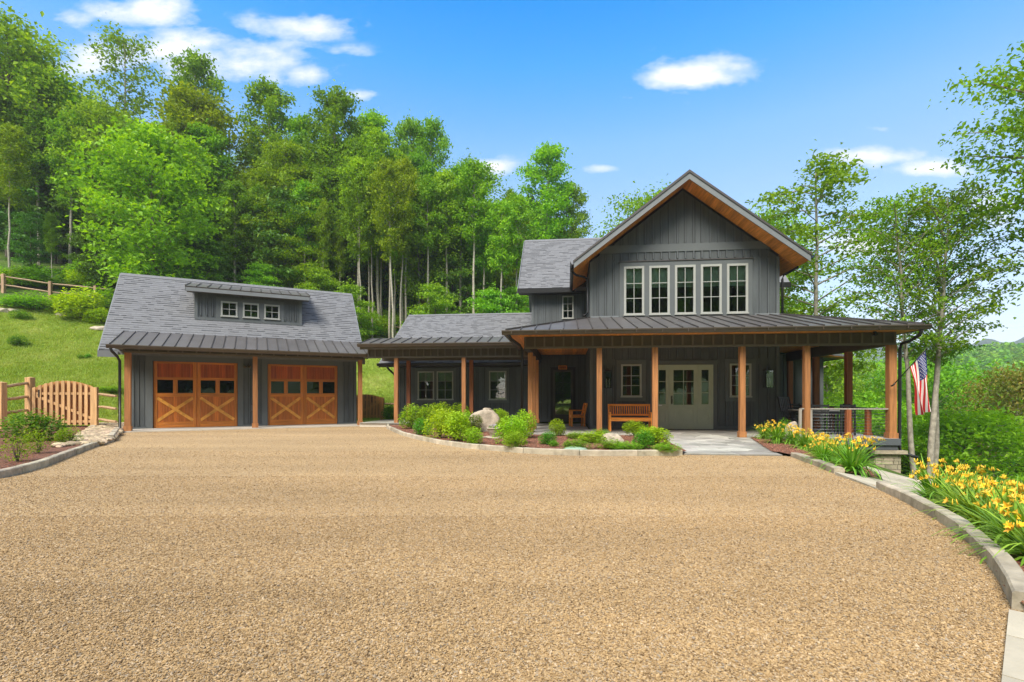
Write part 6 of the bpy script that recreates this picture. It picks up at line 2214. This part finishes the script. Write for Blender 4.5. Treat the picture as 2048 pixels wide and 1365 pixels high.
# ---------------------------------------------------------------- fences and gates
def rail_tube(parent, p, q, r=.05, mat='fence_x', seed=0):
    rr = random.Random(seed)
    p, q = Vector(p), Vector(q)
    mb = MB(); pts = [p.lerp(q, t) + Vector((0, 0, rr.uniform(-.008, .008))) for t in (0, .25, .5, .75, 1)]
    mb.tube(pts, [r * .8, r, r * 1.05, r, r * .8], 6, sm=False)
    for i, v in enumerate(mb.v): pass
    return mb.build('rail', M[mat], parent)


def split_fence(pts, heights, rails, label, group=None, pr=.075, mat='fence', rmat='fence_x', rr=.045, name='rail_fence', skip=()):
    base = Vector(pts[0])
    t = thing(name, label, 'fence', base, 0, group)
    P3 = [Vector(p) - base for p in pts]
    for i, p in enumerate(P3):
        if i in skip: continue
        h = heights[i]
        MB().add([(p.x + sx * pr, p.y + sy * pr, p.z - .2) for sx, sy in ((-1, -1), (1, -1), (1, 1), (-1, 1))] + [(p.x + sx * pr, p.y + sy * pr, p.z + h) for sx, sy in ((-1, -1), (1, -1), (1, 1), (-1, 1))] + [(p.x, p.y, p.z + h + .03)],
                 [(0, 1, 5, 4), (1, 2, 6, 5), (2, 3, 7, 6), (3, 0, 4, 7), (4, 5, 8), (5, 6, 8), (6, 7, 8), (7, 4, 8)]).build('fence_post', M[mat], t)
    for i in range(len(P3) - 1):
        for j, f in enumerate(rails):
            rail_tube(t, P3[i] + Vector((0, 0, heights[i] * f)), P3[i + 1] + Vector((0, 0, heights[i + 1] * f)), rr, rmat, i * 7 + j)
    return t


pA = gp(3, 859, .07); pB = at(60, 18.25, .10)
pA0 = Vector((-19.5, 15.0, .07))
split_fence([pA0, pA, pB], [1.6, 1.60, 1.78], (.90, .62, .34), 'split-rail fence of square posts left of the arched gate', pr=.10, rr=.055)
gR = Vector((-15.25, 18.35, .07)); gL = Vector((-17.45, 18.2, .12))
split_fence([gR + Vector((.1, 0, 0)), tuple(gw(-.38, .35, .07))], [1.30, 1.22], (.93, .58, .22), 'three short split rails between the arched gate and the garage corner', pr=.05, rr=.05, skip=(0, 1))


def gate(pl, pr_, h0, h1, n, label, mat='fence', flip=False, zl=0, zr=0, arch=.27):
    pl, pr_ = Vector(pl), Vector(pr_)
    d = pr_ - pl; L = Vector((d.x, d.y, 0)).length; rz = math.atan2(d.y, d.x)
    t = thing('picket_gate', label, 'gate', pl, rz)
    tilt = (pr_.z - pl.z) / L
    w = L / n
    top = lambda x: h0 + (h1 - h0) * x / L + arch * math.sin(math.pi * min(1, max(0, x / L)))
    for i in range(n):
        x = i * w
        a, b = x + .012, x + w * .60
        if i == n - 1: b = x + w - .01
        MB().prism([(a, -.02, .06 + tilt * x), (b, -.02, .06 + tilt * x), (b, -.02, top(b)), (a, -.02, top(a))], (0, -.022, 0)).build('picket', M[mat], t)
        if i < n - 1:
            a, b = x + w * .18, x + w * 1.17
            MB().prism([(a, .045, .08 + tilt * x), (b, .045, .08 + tilt * x), (b, .045, top(b) - .0), (a, .045, top(a) - .0)], (0, .02, 0)).build('picket', M['fence_inner'], t)
    for z_ in (h0 - .20, .16):
        MB().box(0, L, -.019, .0445, z_ - .045, z_ + .045).build('gate_rail', M[mat], t)
    p0, p1 = ((.05, h0 - .26), (L - .05, .22)) if not flip else ((L - .05, h0 - .26), (.05, .22))
    MB().beam((p0[0], .012, p0[1]), (p1[0], .012, p1[1]), .06, .09).build('gate_brace', M[mat], t)
    lx = .62 * w + w if not flip else L - w * 1.5
    MB().box(lx * .72, lx * .72 + .04, -.06, -.043, h0 - .33, h0 - .06).build('latch', M['black'], t)
    MB().box(L - .11, L + .04, -.05, .06, -.2, h1 + .03).build('gate_post', M[mat], t)
    return t


gate(gL, gR, 1.38, 1.38, 11, 'wide arched wooden picket gate at left beside the garage')
g2l, g2r = at(711, 23.2, .12), at(765, 23.6, .12)
gate(g2l, g2r, 1.12, 1.0, 8, 'small arched wooden picket gate between garage and covered walkway', mat='fence_o', arch=.10, flip=True)
split_fence([g2r + Vector((0, .1, 0)), at(800, 23.8, .12)], [1.0, 1.0], (.72,), 'short rail right of the small picket gate', pr=.05, rr=.05)

# upper fence along the edge of the wood
def on_slope(px, py):
    for yy_ in np.arange(17, 60, .05):
        X = (px - 1024) / F * yy_; z = CAM_H + (HY - py) / F * yy_
        if tz(X, yy_) >= z: return Vector((X, yy_, tz(X, yy_)))
    return Vector((X, yy_, z))


fp = [on_slope(a, b) for a, b in ((-90, 572), (7, 586), (101, 600), (191, 608), (285, 618))]
split_fence(fp, [1.1] * 5, (.88, .42), 'weathered split-rail fence along the top of the lawn at left', pr=.08, mat='fence_old', rmat='fence_old', rr=.05)
fp = [on_slope(a, b) for a, b in ((690, 655), (745, 668), (802, 682))]
split_fence(fp, [1.1] * 3, (.88, .42), 'weathered rail fence among the trunks right of the garage roof', pr=.07, mat='fence_old', rmat='fence_old', rr=.045)

# ---------------------------------------------------------------- air
hz = MB().box(-420, 1150, -320, 960, -28, 84).build('haze', bpy.data.materials.new('haze_air'))
mh = hz.data.materials[0]; mh.use_nodes = True
nt = mh.node_tree
for n_ in list(nt.nodes): nt.nodes.remove(n_)
pv = N(nt, 'ShaderNodeVolumePrincipled', inp={'Color': (.88, .93, 1.0, 1), 'Density': .00065, 'Anisotropy': .2})
om = N(nt, 'ShaderNodeOutputMaterial'); Lk(nt, pv.outputs[0], om.inputs['Volume'])
tag(hz, kind='stuff')
